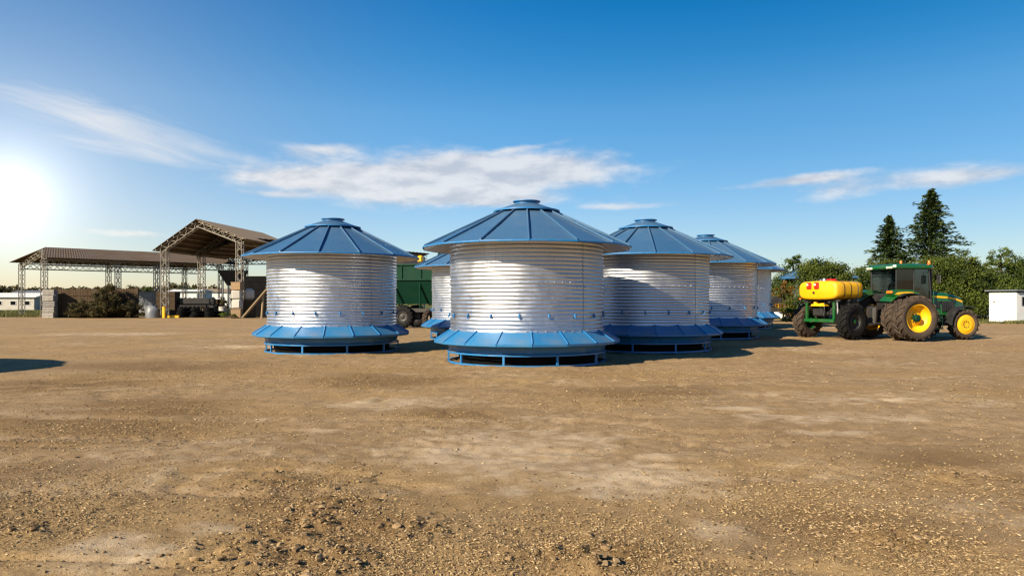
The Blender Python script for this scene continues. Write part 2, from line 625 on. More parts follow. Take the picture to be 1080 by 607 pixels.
M['leaf'] = mat_leaf('broad_leaves', (0.009, 0.024, 0.005), (0.135, 0.165, 0.022), 0.28)
M['leaf_light'] = mat_leaf('light_broad_leaves', (0.020, 0.045, 0.008), (0.135, 0.170, 0.025), 0.3)
M['leaf_autumn'] = mat_leaf('autumn_leaves', (0.050, 0.050, 0.010), (0.27, 0.125, 0.020), 0.3)
M['leaf_dry'] = mat_leaf('dusty_brown_leaves', (0.030, 0.026, 0.010), (0.11, 0.085, 0.025), 0.25)
M['grass'] = mat_leaf('grass_blades', (0.040, 0.048, 0.012), (0.190, 0.175, 0.050), 0.3)

m, t, b = principled('cab_glass')
b.inputs['Base Color'].default_value = (0.55, 0.72, 0.78, 1)
b.inputs['Roughness'].default_value = 0.03
b.inputs['Transmission Weight'].default_value = 1.0
b.inputs['IOR'].default_value = 1.08
gl = t.node('ShaderNodeBsdfGlossy')
gl.inputs['Roughness'].default_value = 0.03
tr = t.node('ShaderNodeBsdfTransparent')
tr.inputs[0].default_value = (0.36, 0.50, 0.55, 1)
fr = t.node('ShaderNodeFresnel')
fr.inputs[0].default_value = 1.5
mx = t.node('ShaderNodeMixShader')
t.l.new(t.math('ADD', t.math('MULTIPLY', fr.outputs[0], 0.6), 0.05), mx.inputs[0])
t.l.new(tr.outputs[0], mx.inputs[1])
t.l.new(gl.outputs[0], mx.inputs[2])
t.l.new(mx.outputs[0], t.n['Material Output'].inputs[0])
M['glass'] = m

# ground
m, t, b = principled('straw_strewn_earth')
co = t.node('ShaderNodeTexCoord').outputs['Object']
a_pale = t.node('ShaderNodeAttribute', attribute_name='pale').outputs['Fac']
a_straw = t.node('ShaderNodeAttribute', attribute_name='straw').outputs['Fac']
a_green = t.node('ShaderNodeAttribute', attribute_name='green').outputs['Fac']
n_big = t.noise(co, 0.35, 6, 0.6, 0.5)
n_mid = t.noise(co, 3.0, 7, 0.65, 0.3)
n_fine = t.noise(co, 30, 7, 0.78)
n_grit = t.noise(co, 105, 4, 0.75)
n_mot = t.noise(co, 9.0, 6, 0.7, 0.6)
a_dark = t.node('ShaderNodeAttribute', attribute_name='dark').outputs['Fac']
soil = t.ramp(n_mid, [(0.25, (0.190, 0.122, 0.060)), (0.5, (0.285, 0.194, 0.103)), (0.75, (0.385, 0.278, 0.164))])
straw = t.ramp(n_fine, [(0.30, (0.135, 0.082, 0.035)), (0.48, (0.290, 0.190, 0.086)), (0.70, (0.480, 0.338, 0.172))])
pale = t.ramp(n_mid, [(0.3, (0.415, 0.312, 0.195)), (0.7, (0.555, 0.438, 0.300))])
fs_ = t.maprange(t.math('ADD', a_straw, t.math('MULTIPLY', t.math('SUBTRACT', n_mid, 0.5), 1.2)), 0.25, 0.75)
fp_ = t.maprange(t.math('ADD', a_pale, t.math('MULTIPLY', t.math('SUBTRACT', n_mid, 0.5), 0.9)), 0.40, 0.85)
c = t.mix(fs_, soil, straw)
c = t.mix(t.math('MULTIPLY', fp_, 0.92), c, pale)
c = t.mix(t.maprange(n_mot, 0.54, 0.70, 0, 0.35), c, (0.135, 0.080, 0.035))
c = t.mix(t.maprange(n_mot, 0.46, 0.33, 0, 0.35), c, (0.50, 0.36, 0.20))
c = t.mix(t.maprange(t.math('ADD', a_dark, t.math('MULTIPLY', t.math('SUBTRACT', n_mid, 0.5), 0.9)), 0.22, 0.85, 0, 0.72), c, (0.140, 0.082, 0.034))
c = t.mix(t.maprange(n_fine, 0.56, 0.68, 0, 0.40), c, (0.12, 0.070, 0.028))
c = t.mix(t.maprange(n_fine, 0.44, 0.34, 0, 0.35), c, (0.50, 0.375, 0.22))
c = t.mix(t.maprange(n_grit, 0.56, 0.66, 0, 0.60), c, (0.085, 0.052, 0.026))
c = t.mix(t.maprange(n_grit, 0.44, 0.34, 0, 0.55), c, (0.50, 0.365, 0.20))
c = t.mix(t.maprange(n_big, 0.35, 0.65, 0.0, 0.30), c, (0.165, 0.100, 0.045))
gcol = t.ramp(n_fine, [(0.3, (0.045, 0.060, 0.015)), (0.7, (0.150, 0.145, 0.045))])
c = t.mix(t.maprange(t.math('ADD', a_green, t.math('MULTIPLY', t.math('SUBTRACT', n_mid, 0.5), 0.8)), 0.4, 0.6), c, gcol)
t.l.new(c, b.inputs['Base Color'])
b.inputs['Roughness'].default_value = 0.95
b.inputs['Specular IOR Level'].default_value = 0.12
h = t.math('ADD', t.math('MULTIPLY', n_fine, 0.7), t.math('MULTIPLY', n_grit, 0.35))
bp = t.node('ShaderNodeBump')
bp.inputs['Strength'].default_value = 0.85
bp.inputs['Distance'].default_value = 0.035
t.l.new(h, bp.inputs['Height'])
t.l.new(bp.outputs[0], b.inputs['Normal'])
M['ground'] = m

# ------------------------------------------------------------------ ground
# shapes on the yard surface, given in photo pixels so that they can be read off it
PALE = [(520, 470, 210, 40), (660, 500, 160, 34), (130, 590, 150, 30), (420, 425, 110, 12), (870, 440, 160, 10), (380, 425, 55, 7), (335, 452, 40, 5), (540, 516, 45, 14), (600, 497, 40, 8), (620, 462, 70, 8), (470, 463, 60, 7),
        (560, 440, 60, 5), (330, 490, 40, 18), (110, 575, 75, 22), (230, 560, 70, 18), (700, 480, 60, 6), (640, 520, 55, 14),
        (880, 455, 90, 5), (780, 430, 80, 4), (250, 365, 90, 3), (120, 352, 120, 3), (420, 395, 60, 4), (930, 420, 120, 3), (760, 560, 60, 16)]
DARK = [(300, 520, 60, 26), (370, 560, 80, 26), (40, 500, 90, 26), (110, 440, 170, 32), (60, 405, 110, 14), (400, 400, 95, 9), (480, 437, 70, 10), (690, 412, 120, 12), (330, 545, 85, 36), (330, 590, 110, 20), (620, 585, 120, 20), (900, 560, 150, 36), (1020, 490, 110, 22), (170, 385, 120, 7)]
STRAW = [(130, 400, 110, 14), (150, 450, 160, 22), (380, 400, 80, 8), (450, 440, 70, 10), (260, 395, 90, 10), (330, 545, 90, 36), (620, 560, 140, 26),
         (640, 420, 120, 10), (820, 520, 170, 34), (700, 395, 110, 6), (960, 590, 140, 30), (60, 530, 90, 40), (480, 585, 120, 26)]
CLOD = [(315, 510, 55, 20), (345, 540, 60, 24), (420, 560, 55, 10), (280, 580, 90, 24), (340, 595, 70, 16), (590, 575, 90, 18), (640, 590, 70, 14),
        (940, 570, 70, 16), (20, 560, 40, 10), (1010, 500, 60, 10)]


def proj(x, y):
    D = np.maximum(y, 0.5)
    return 540 + 740 * x / D, 318 + CAM_H * 740 / D


def field(lst, x, y):
    """soft mask of spots, evaluated on the yard"""
    s = np.zeros_like(x)
    for px, py, rx, ry in lst:
        gx, gy = gp(px, py)
        sx = rx / 740 * gy
        sy = max(0.25, (gp(px, max(py - ry, 320.5))[1] - gp(px, py + ry)[1]) / 2)
        if sy > 14:
            sy = 14
        s = np.maximum(s, np.exp(-((x - gx) / sx) ** 2 - ((y - gy) / sy) ** 2))
    return s


def micro_h(x, y, clod=None):
    if clod is None:
        clod = field(CLOD, x, y)
    n1 = fbm(x * 1.1, y * 1.1, 3, 3) - 0.5
    n2 = fbm(x * 7, y * 7, 3, 11) - 0.5
    n3 = np.maximum(fbm(x * 11, y * 11, 3, 23, 0.6) - 0.45, 0)
    ridge = np.abs(fbm(x * 0.35 + 0.1 * y, y * 0.9, 3, 31) - 0.5)
    near = 1 - sstep(35, 70, y)
    return near * (0.045 * n1 + 0.030 * n2 + clod * 0.20 * n3 + 0.022 * clod - 0.05 * sstep(0.06, 0.0, ridge) * 0.6)


TRACKS = [(13.0, 0.16, 0.010, 0.9), (9.2, -0.05, 0.006, 0.8), (15.6, 0.30, -0.004, 0.95), (26.5, -0.02, 0.004, 0.9), (7.2, 0.10, 0.020, 0.75), (20.0, 0.62, -0.012, 0.9)]


def tracks(x, y):
    """0..1 mask of old wheel paths and a lug pattern along them"""
    mk, lug = np.zeros_like(x), np.zeros_like(x)
    for k, (a, b_, c_, hg) in enumerate(TRACKS):
        yc = a + b_ * x + c_ * x * x * 0.5
        sl_ = np.sqrt(1 + (b_ + c_ * x) ** 2)
        dd = (y - yc) / sl_
        fade = sstep(0.30, 0.60, fbm(x * 0.22 + 9 * k, y * 0.22, 3, 200 + k))
        for sg in (-hg, hg):
            m_ = np.exp(-((dd - sg) / 0.20) ** 4) * fade
            mk = np.maximum(mk, m_)
            lug = np.maximum(lug, m_ * (0.5 + 0.5 * np.sin(x * sl_ * 26 + np.abs(dd - sg) * 30)))
    return mk, lug


BIN_POS = [(0.42, 20.2), (-6.25, 24.5), (4.76, 25.0), (8.72, 31.6), (12.45, 40.0), (-1.45, 32.0), (23.4, 54.0), (-19.7, 14.2)]


def lips(x, y):
    """soil heaped against the base ring of each bin"""
    s_ = np.zeros_like(x)
    for bx, by in BIN_POS:
        r_ = np.hypot(x - bx, y - by)
        an_ = np.arctan2(y - by, x - bx)
        s_ = np.maximum(s_, np.exp(-((r_ - 2.36) / 0.16) ** 2) * (0.25 + 0.9 * vnoise(an_ * 5 + bx, r_ * 0 + by, 9)))
    return s_


def axis_pts(start, stop, step, grow0, power):
    out, v = [], start
    while v < stop:
        out.append(v)
        v += step * max(1.0, v / grow0) ** power
    out.append(stop)
    return np.array(out)


xp = axis_pts(0.0, 4500, 0.036, 4.5, 1.6)
xs = np.concatenate([-xp[:0:-1], xp])
yp = axis_pts(3.6, 6500, 0.024, 4.0, 1.42)
ys = np.concatenate([np.array([-400, -120, -40, -15, -6, -2, 0.5, 2.0, 2.8, 3.3]), yp])
GX, GY = np.meshgrid(xs, ys)
clodm = field(CLOD, GX, GY) * sstep(0.35, 0.6, fbm(GX * 2.2, GY * 2.2, 3, 91) + 0.08)
trk, lug = tracks(GX, GY)
lip = lips(GX, GY)
Z = base_h(GX, GY) + micro_h(GX, GY, clodm) - 0.020 * trk + 0.014 * lug + 0.05 * lip
palem = np.maximum(field(PALE, GX, GY) * 0.85 * (0.55 + 0.6 * fbm(GX * 0.8, GY * 0.8, 3, 43)), sstep(0.52, 0.75, fbm(GX * 0.28, GY * 0.55, 4, 41)) * 0.55)
strawm = np.clip(np.maximum(field(STRAW, GX, GY) * 0.9, sstep(0.40, 0.65, fbm(GX * 0.33, GY * 0.6, 4, 57)) * 0.75), 0, 1)
palem = palem * (1 - 0.8 * clodm)
palem = np.maximum(palem, trk * 0.50)
strawm = strawm * (1 - 0.5 * trk)
green = np.zeros_like(GX)
edge = 3.0 * (fbm(GX * 0.12, GY * 0.12, 3, 77) - 0.5)
green = np.maximum(green, sstep(95, 110, GY + 6 * edge))
green = np.maximum(green, sstep(46, 49, GY + edge) * sstep(29, 31, GX + edge))
green = np.maximum(green, sstep(57, 60, GY + edge) * sstep(12, 15, GX + edge))
green = np.maximum(green, sstep(78, 82, GY + edge) * sstep(-46, -50, GX + edge))
NR, NC = GX.shape
idx = np.arange(NR * NC).reshape(NR, NC)
faces = np.stack([idx[:-1, :-1], idx[:-1, 1:], idx[1:, 1:], idx[1:, :-1]], -1).reshape(-1, 4)
ground = np_mesh('ground', np.stack([GX, GY, Z], -1).reshape(-1, 3), faces, M['ground'], True,
                 {'pale': palem.ravel(), 'straw': strawm.ravel(), 'dark': (field(DARK, GX, GY) * (1 - 0.5 * trk) * (0.5 + 0.8 * fbm(GX * 0.9, GY * 0.9, 3, 143))).ravel(), 'green': green.ravel()})
tag(ground, kind='structure', label='bare brown yard strewn with straw and trampled earth')


def surf(x, y):
    x, y = np.asarray(x, float), np.asarray(y, float)
    c = field(CLOD, x, y) * sstep(0.35, 0.6, fbm(x * 2.2, y * 2.2, 3, 91) + 0.08)
    tk, lg = tracks(x, y)
    return base_h(x, y) + micro_h(x, y, c) - 0.020 * tk + 0.014 * lg + 0.05 * lips(x, y)


# straw bits
N = 300000
u = RNG.random(N)
D = 1.0 / (1 / 4.1 + u ** 0.85 * (1 / 30.0 - 1 / 4.1))
X = (RNG.random(N) * 2 - 1) * (0.78 * D)
keep = RNG.random(N) < (0.10 + 0.90 * np.clip(field(STRAW, X, D) + field(CLOD, X, D) * 0.7 + (fbm(X * 0.9, D * 0.9, 3, 57) - 0.45) * 1.2, 0, 1))
keep &= RNG.random(N) < np.clip(1 - 0.75 * field(PALE, X, D), 0.1, 1)
X, D = X[keep], D[keep]
N = len(X)
L = (0.0045 + 0.017 * RNG.random(N) ** 3.0) * (1 + 0.075 * D)
W = L * (0.22 + 0.42 * RNG.random(N))
A = RNG.random(N) * math.pi * 2
P = (RNG.random(N) - 0.5) * 0.8
ca, sa = np.cos(A), np.sin(A)
dirv = np.stack([ca * np.cos(P), sa * np.cos(P), np.sin(P)], -1)
side = np.stack([-sa, ca, (RNG.random(N) - 0.5) * 1.4], -1)
side /= np.linalg.norm(side, axis=1, keepdims=True)
upv = np.cross(dirv, side)
cen = np.stack([X, D, surf(X, D) + 0.004 + 0.3 * L * np.abs(np.sin(P))], -1)
v0 = cen - dirv * L[:, None] / 2 - side * W[:, None] / 2
v1 = cen - dirv * L[:, None] / 2 + side * W[:, None] / 2
v2 = cen + dirv * L[:, None] / 2 + side * W[:, None] * 0.3
v3 = cen + dirv * L[:, None] / 2 - side * W[:, None] * 0.3
v4 = cen + np.sign(upv[:, 2:3]) * upv * (W * 0.45)[:, None]
vs = np.stack([v0, v1, v2, v3, v4], 1).reshape(-1, 3)
b0 = np.arange(N)[:, None] * 5
fs = np.concatenate([b0 + np.array([[0, 1, 4]]), b0 + np.array([[1, 2, 4]]), b0 + np.array([[2, 3, 4]]), b0 + np.array([[3, 0, 4]])], 0)
tone = np.repeat(RNG.random(N), 5)
M['straw_bits'] = mat_tone('chopped_straw', [(0.0, (0.060, 0.034, 0.014)), (0.35, (0.27, 0.176, 0.084)), (0.85, (0.34, 0.238, 0.118)), (1.0, (0.47, 0.355, 0.205))])
o = np_mesh('straw_litter', vs, fs, M['straw_bits'], False, {'tone': tone})
tag(o, 'pale chopped straw scattered over the brown yard', 'straw', kind='stuff')

# clods
N = 15000
u = RNG.random(N)
D = 1.0 / (1 / 4.1 + u ** 0.9 * (1 / 24.0 - 1 / 4.1))
X = (RNG.random(N) * 2 - 1) * (0.78 * D)
cl = field(CLOD, X, D) * sstep(0.35, 0.6, fbm(X * 2.2, D * 2.2, 3, 91) + 0.08)
keep = RNG.random(N) < 0.10 + 0.9 * cl
X, D, cl = X[keep], D[keep], cl[keep]
N = len(X)
S = (0.005 + 0.018 * RNG.random(N) ** 2.4) * (0.75 + 0.75 * cl)
phi = (1 + 5 ** 0.5) / 2
ico = np.array([(-1, phi, 0), (1, phi, 0), (-1, -phi, 0), (1, -phi, 0), (0, -1, phi), (0, 1, phi), (0, -1, -phi), (0, 1, -phi), (phi, 0, -1), (phi, 0, 1), (-phi, 0, -1), (-phi, 0, 1)]) / 1.902
icf = np.array([(0, 11, 5), (0, 5, 1), (0, 1, 7), (0, 7, 10), (0, 10, 11), (1, 5, 9), (5, 11, 4), (11, 10, 2), (10, 7, 6), (7, 1, 8), (3, 9, 4), (3, 4, 2), (3, 2, 6), (3, 6, 8), (3, 8, 9), (4, 9, 5), (2, 4, 11), (6, 2, 10), (8, 6, 7), (9, 8, 1)])
jit = 0.62 + 0.7 * RNG.random((N, 12, 1))
sc = np.stack([0.7 + 0.9 * RNG.random(N), 0.7 + 0.9 * RNG.random(N), 0.45 + 0.4 * RNG.random(N)], -1)[:, None, :]
pts = ico[None] * jit * sc * S[:, None, None]
an = RNG.random(N) * 6.28
c_, s_ = np.cos(an)[:, None], np.sin(an)[:, None]
pts = np.stack([pts[..., 0] * c_ - pts[..., 1] * s_, pts[..., 0] * s_ + pts[..., 1] * c_, pts[..., 2]], -1)
pts += np.stack([X, D, surf(X, D) + S * 0.18], -1)[:, None, :]
fs = (icf[None] + (np.arange(N) * 12)[:, None, None]).reshape(-1, 3)
M['clods'] = mat_tone('dry_clods', [(0.0, (0.100, 0.062, 0.030)), (0.6, (0.20, 0.132, 0.066)), (1.0, (0.30, 0.210, 0.115))])
o = np_mesh('dirt_clods', pts.reshape(-1, 3), fs, M['clods'], False, {'tone': np.repeat(RNG.random(N), 12)})
tag(o, 'dry brown clods and pebbles lying on the yard', 'clods', kind='stuff')

# ------------------------------------------------------------------ grain bins
WALL_R, WALL_Z0, WALL_Z1 = 2.18, 0.88, 3.30
EAVE_R, EAVE_Z = 2.98, 3.22
TOP_R, TOP_Z = 0.80, 4.26
N_ROOF, N_SKIRT, N_CLIP, N_POST = 15, 18, 18, 10


def instanced(mesh, name, parent, rz=0.0):
    o = bpy.data.objects.new(name, mesh)
    o.rotation_euler = (0, 0, rz)
    return linked(o, parent)


def make_bin():
    root = empty('grain_bin')
    # corrugated wall: two tiers of overlapping curved sheets
    mid = (WALL_Z0 + WALL_Z1) / 2 + 0.12
    for tier, (z0, z1, off, nsh, dr) in enumerate(((WALL_Z0, mid + 0.03, R(31), 5, 0.0), (mid - 0.03, WALL_Z1, R(-42), 5, 0.012))):
        n = int(round((z1 - z0) / 0.107 * 8))
        prof = []
        for i in range(n + 1):
            z = z0 + (z1 - z0) * i / n
            s = math.sin(2 * math.pi * (z - WALL_Z0) / 0.107)
            prof.append((WALL_R + dr + 0.0135 * s, z))
        span = 2 * math.pi / nsh
        mb = MB()
        seg = 22
        a0, a1 = -0.006, span + 0.012
        vs, fsx = [], []
        for i in range(seg + 1):
            a = a0 + (a1 - a0) * i / seg
            lift = 0.006 if i == 0 else (0.0 if i < seg else -0.004)
            for r, h_ in prof:
                vs.append(((r + lift) * math.cos(a), (r + lift) * math.sin(a), h_))
        m_ = len(prof)
        for i in range(seg):
            for k in range(m_ - 1):
                fsx.append((i * m_ + k, (i + 1) * m_ + k, (i + 1) * m_ + k + 1, i * m_ + k + 1))
        mb.add(vs, fsx)
        me = mb.mesh('wall_sheet', M['galv'], 180)
        sb = MB()
        for i in range(n // 8):
            z = z0 + 0.027 + 0.107 * i
            if z > z1 - 0.02:
                break
            for da in (0.006, 0.022):
                r = WALL_R + dr + 0.0165
                sb.box(r * math.cos(da), r * math.sin(da), z, 0.012, 0.014, 0.014, (0, 0, da))
        sm = sb.mesh('bolt_row', M['galv_dull'])
        for k in range(nsh):
            sh = instanced(me, 'wall_sheet', root, off + k * span)
            bl = instanced(sm, 'bolt_row', sh)
            bl['kind'] = 'stuff'
    # ring of bolts where the tiers lap, and at the foot of the wall
    for zz, cnt in ((mid, 60), (WALL_Z0 + 0.06, 54)):
        sb = MB()
        for k in range(cnt):
            a = 2 * math.pi * k / cnt
            sb.box((WALL_R + 0.030) * math.cos(a), (WALL_R + 0.030) * math.sin(a), zz, 0.02, 0.018, 0.018, (0, 0, a))
        ring = sb.build('bolt_ring', M['galv_dull'], root)
        ring['kind'] = 'stuff'
    inner = MB().lathe([(WALL_R - 0.05, WALL_Z0 - 0.05), (WALL_R - 0.05, WALL_Z1 - 0.02)], 48)
    inner.build('inner_lining', M['galv_dull'], root, 180)
    # blue clips half way up the lower tier
    cm = MB().box(WALL_R + 0.03, 0, 1.33, 0.045, 0.05, 0.115, bev=0.01).box(WALL_R + 0.055, 0.0, 1.30, 0.03, 0.022, 0.075).mesh('clip', M['trim_blue'])
    for k in range(N_CLIP):
        instanced(cm, 'clip', root, 2 * math.pi * (k + 0.1) / N_CLIP)
    # roof
    da = 2 * math.pi / N_ROOF
    g = 0.003
    vs, fsx = [], []
    ns = 4
    for lay, t_ in ((0, 0.0), (1, -0.018)):
        for rr, zz in ((TOP_R, TOP_Z), (1.9, TOP_Z + (EAVE_Z - TOP_Z) * (1.9 - TOP_R) / (EAVE_R - TOP_R) - 0.012), (EAVE_R, EAVE_Z)):
            for i in range(ns + 1):
                a = -da / 2 + g + (da - 2 * g) * i / ns
                bulge = 1 - 0.45 * (1 - math.cos(abs(a))) if True else 1
                q = rr * (math.cos(da / 2) / math.cos(a)) * 0.55 + rr * 0.45
                vs.append((q * math.cos(a), q * math.sin(a), zz + t_))
    k = ns + 1
    for i in range(ns):
        for r_ in range(2):
            fsx.append((r_ * k + i, r_ * k + i + 1, (r_ + 1) * k + i + 1, (r_ + 1) * k + i))
            fsx.append((3 * k + (r_ + 1) * k + i, 3 * k + (r_ + 1) * k + i + 1, 3 * k + r_ * k + i + 1, 3 * k + r_ * k + i))
        fsx.append((2 * k + i, 2 * k + i + 1, 5 * k + i + 1, 5 * k + i))
    for r_ in range(2):
        fsx.append((r_ * k, (r_ + 1) * k, 3 * k + (r_ + 1) * k, 3 * k + r_ * k))
        fsx.append((r_ * k + ns, 3 * k + r_ * k + ns, 3 * k + (r_ + 1) * k + ns, (r_ + 1) * k + ns))
    pm = MB().add(vs, fsx).mesh('roof_panel', M['roof_blue'])
    # galvanised underside of each panel
    us, uf = [], []
    for rr, zz in ((WALL_R - 0.02, EAVE_Z + (TOP_Z - EAVE_Z) * (EAVE_R - WALL_R) / (EAVE_R - TOP_R) - 0.036), (EAVE_R - 0.03, EAVE_Z - 0.024)):
        for i in range(ns + 1):
            a = -da / 2 + g + (da - 2 * g) * i / ns
            q = rr * (math.cos(da / 2) / math.cos(a)) * 0.55 + rr * 0.45
            us.append((q * math.cos(a), q * math.sin(a), zz))
    for i in range(ns):
        uf.append((i, i + 1, k + i + 1, k + i))
    um = MB().add(us, uf).mesh('soffit', M['galv_dull'])
    # eave rail per panel
    er = MB()
    pts = []
    for i in range(ns + 1):
        a = -da / 2 + (da) * i / ns
        q = (EAVE_R + 0.008) * (math.cos(da / 2) / math.cos(a)) * 0.55 + (EAVE_R + 0.008) * 0.45
        pts.append((q * math.cos(a), q * math.sin(a), EAVE_Z - 0.006))
    er.tube(pts, 0.026, 6)
    em = er.mesh('eave_rail', M['trim_blue'], 60)
    screw = MB()
    for sx_ in (0.35, 0.62, 0.88):
        for yy in (-0.5, -0.17, 0.17, 0.5):
            rr = TOP_R + (EAVE_R - TOP_R) * sx_
            a = yy * da * 0.92
            screw.box(rr * 0.985 * math.cos(a), rr * 0.985 * math.sin(a), TOP_Z + (EAVE_Z - TOP_Z) * sx_ + 0.014, 0.014, 0.014, 0.014)
    scm = screw.mesh('roof_screws', M['trim_blue'])
    slope = math.atan2(TOP_Z - EAVE_Z, EAVE_R - TOP_R)
    ln = math.hypot(TOP_Z - EAVE_Z, EAVE_R - TOP_R)
    rb = MB()
    cr, cz = (TOP_R + EAVE_R) / 2, (TOP_Z + EAVE_Z) / 2
    rot = Matrix.Rotation(slope, 3, 'Y')
    rb.box(cr * 0.999, 0, cz + 0.026, ln, 0.045, 0.055, rot, 0.012)
    rm = rb.mesh('roof_rib', M['roof_blue'])
    for q in range(N_ROOF):
        p = instanced(pm, 'roof_panel', root, da * q)
        instanced(um, 'soffit', p)
        instanced(em, 'eave_rail', p)
        s = instanced(scm, 'roof_screws', p)
        s['kind'] = 'stuff'
        instanced(rm, 'roof_rib', root, da * (q + 0.5))
    # vented cap
    cap = MB().lathe([(0.93, 4.275), (0.93, 4.295), (0.36, 4.50), (0.35, 4.485), (0.90, 4.27)], 28, closed=True).build('roof_cap', M['roof_blue'], root, 30)
    MB().lathe([(0.80, 4.20), (0.80, 4.285)], 28).build('vent_gap', M['dark'], cap)
    MB().lathe([(0.905, 4.262), (0.955, 4.262), (0.955, 4.305), (0.905, 4.305)], 42, closed=True).build('cap_rim', M['trim_blue'], cap, 40)
    cl_ = MB().lathe([(0.34, 4.46), (0.34, 4.555), (0.40, 4.56), (0.40, 4.585), (0.0, 4.60)], 28)
    cl_.build('filler_lid', M['trim_blue'], cap, 40)
    bm_ = MB().box(0.86, 0, 4.25, 0.10, 0.05, 0.06).mesh('cap_bracket', M['trim_blue'])
    for q in range(N_ROOF):
        instanced(bm_, 'cap_bracket', cap, da * (q + 0.5))
    # skirt
    da2 = 2 * math.pi / N_SKIRT
    g = 0.0035
    r0, z0, r1, z1 = WALL_R + 0.0, WALL_Z0 + 0.045, 2.66, 0.625
    vs = []
    for t_ in (0, -0.015):
        for rr, zz in ((r0, z0), (r1, z1), (r1 - 0.005, z1 - 0.05)):
            for a in (-da2 / 2 + g, da2 / 2 - g):
                vs.append((rr * math.cos(a) + (t_ * 0.4), rr * math.sin(a), zz + t_))
    fsx = [(0, 1, 3, 2), (2, 3, 5, 4), (7, 6, 8, 9), (9, 8, 10, 11), (4, 5, 11, 10), (0, 2, 8, 6), (1, 7, 9, 3), (2, 4, 10, 8), (3, 9, 11, 5)]
    sk = MB().add(vs, fsx).mesh('skirt_panel', M['skirt_blue'])
    slope = math.atan2(z0 - z1, r1 - r0)
    ln = math.hypot(z0 - z1, r1 - r0)
    srm = MB().box((r0 + r1) / 2 + 0.0, 0, (z0 + z1) / 2 + 0.012, ln, 0.035, 0.03, Matrix.Rotation(slope, 3, 'Y'), 0.008).mesh('skirt_rib', M['trim_blue'])
    for q in range(N_SKIRT):
        instanced(sk, 'skirt_panel', root, da2 * q)
        instanced(srm, 'skirt_rib', root, da2 * (q + 0.5))
    hp = MB().lathe([(2.645, 0.578), (2.62, 0.552), (2.27, 0.505), (2.22, 0.335), (1.6, 0.30), (1.6, 0.34), (2.19, 0.365), (2.24, 0.52), (2.6, 0.60)], N_SKIRT, a0=da2 / 2, a1=2 * math.pi + da2 / 2, closed=True)
    hp.build('trough', M['skirt_blue'], root)
    MB().lathe([(2.235, 0.29), (2.275, 0.29), (2.275, 0.332), (2.235, 0.332)], 60, closed=True).build('upper_ring', M['trim_blue'], root, 40)
    MB().lathe([(2.21, 0.012), (2.27, 0.012), (2.27, 0.062), (2.21, 0.062)], 60, closed=True).build('base_ring', M['trim_blue'], root, 40)
    pm_ = MB().box(2.24, 0, 0.19, 0.05, 0.055, 0.25).box(2.24, 0, 0.008, 0.14, 0.13, 0.016).mesh('post', M['trim_blue'])
    for q in range(N_POST):
        instanced(pm_, 'post', root, 2 * math.pi * (q + 0.21) / N_POST)
    # bottom cone widened to a black drum that stands in for shade underneath
    MB().lathe([(2.12, 0.325), (1.98, 0.26), (1.92, -0.02), (0.0, -0.02)], 24).build('shade_drum', M['dark'], root, 40)
    return root


BINS = [
    (0.42, 20.2, -78, 'nearest and largest silver bin with blue roof, in front of the group'),
    (-6.25, 24.5, -72, 'silver corrugated bin standing alone at the left with open sheds behind'),
    (4.76, 25.0, -83, 'silver bin partly behind the right edge of the nearest one, shadow across its wall'),
    (8.72, 31.6, -61, 'silver bin fourth along the receding row, its roof half hidden by the third'),
    (12.45, 40.0, -97, 'farthest bin of the receding row, only a narrow strip of its wall showing'),
    (-1.45, 32.0, -80, 'small looking bin peeking out behind the nearest one, beside the green cart'),
    (23.4, 54.0, -90, 'distant blue roofed bin behind the round tree and yellow tank'),
    (-19.7, 14.2, -70, 'blue roofed bin beyond the left edge, only its shadow reaches the yard'),
]
proto = make_bin()
for i, (x, y, rz, lab) in enumerate(BINS):
    o = proto if i == 0 else copy_tree(proto)
    o.location = (x, y, gz(x, y))
    o.rotation_euler = (0, 0, R(rz))
    tag(o, lab, 'grain bin', 'grain bins standing in the yard')

# ------------------------------------------------------------------ tyres and wheels
def tyre_mb(Rr, wd, rim_r, lugs=20, lug_h=0.058):
    mb = MB()
    hw = wd / 2
    sh = Rr - lug_h
    prof = [(rim_r, -hw * 0.72), (rim_r + 0.03, -hw * 0.86), ((rim_r + sh) / 2, -hw * 1.0), (sh - 0.07, -hw * 0.97), (sh - 0.015, -hw * 0.84), (sh, -hw * 0.5), (sh + 0.004, 0),
            (sh, hw * 0.5), (sh - 0.015, hw * 0.84), (sh - 0.07, hw * 0.97), ((rim_r + sh) / 2, hw * 1.0), (rim_r + 0.03, hw * 0.86), (rim_r, hw * 0.72)]
    mb.lathe(prof, 48, 'Y')
    st = 2 * math.pi / lugs
    for s in (-1, 1):
        for k in range(lugs):
            a = st * (k + (0.5 if s > 0 else 0))
            vs = []
            for rr, sw in ((sh - 0.012, 1.0), (Rr, 0.72)):
                for (ua, uy, hwid) in ((0.60, 0.04, 0.30), (0.0, 0.62, 0.30), (-0.24, 1.0, 0.34)):
                    for e in (-1, 1):
                        aa = a + st * ua * 0.9 + e * hwid * st * 0.5 * sw
                        r2 = rr - (0.03 if uy > 0.9 and rr > sh else 0) - (0.03 if uy > .9 and rr < sh else 0)
                        vs.append((r2 * math.cos(aa), s * hw * uy * 0.98, r2 * math.sin(aa)))
            f = [(6, 7, 9, 8), (8, 9, 11, 10), (0, 6, 8, 2), (2, 8, 10, 4), (1, 3, 9, 7), (3, 5, 11, 9), (0, 1, 7, 6), (4, 10, 11, 5)]
            mb.add(vs, f)
    return mb


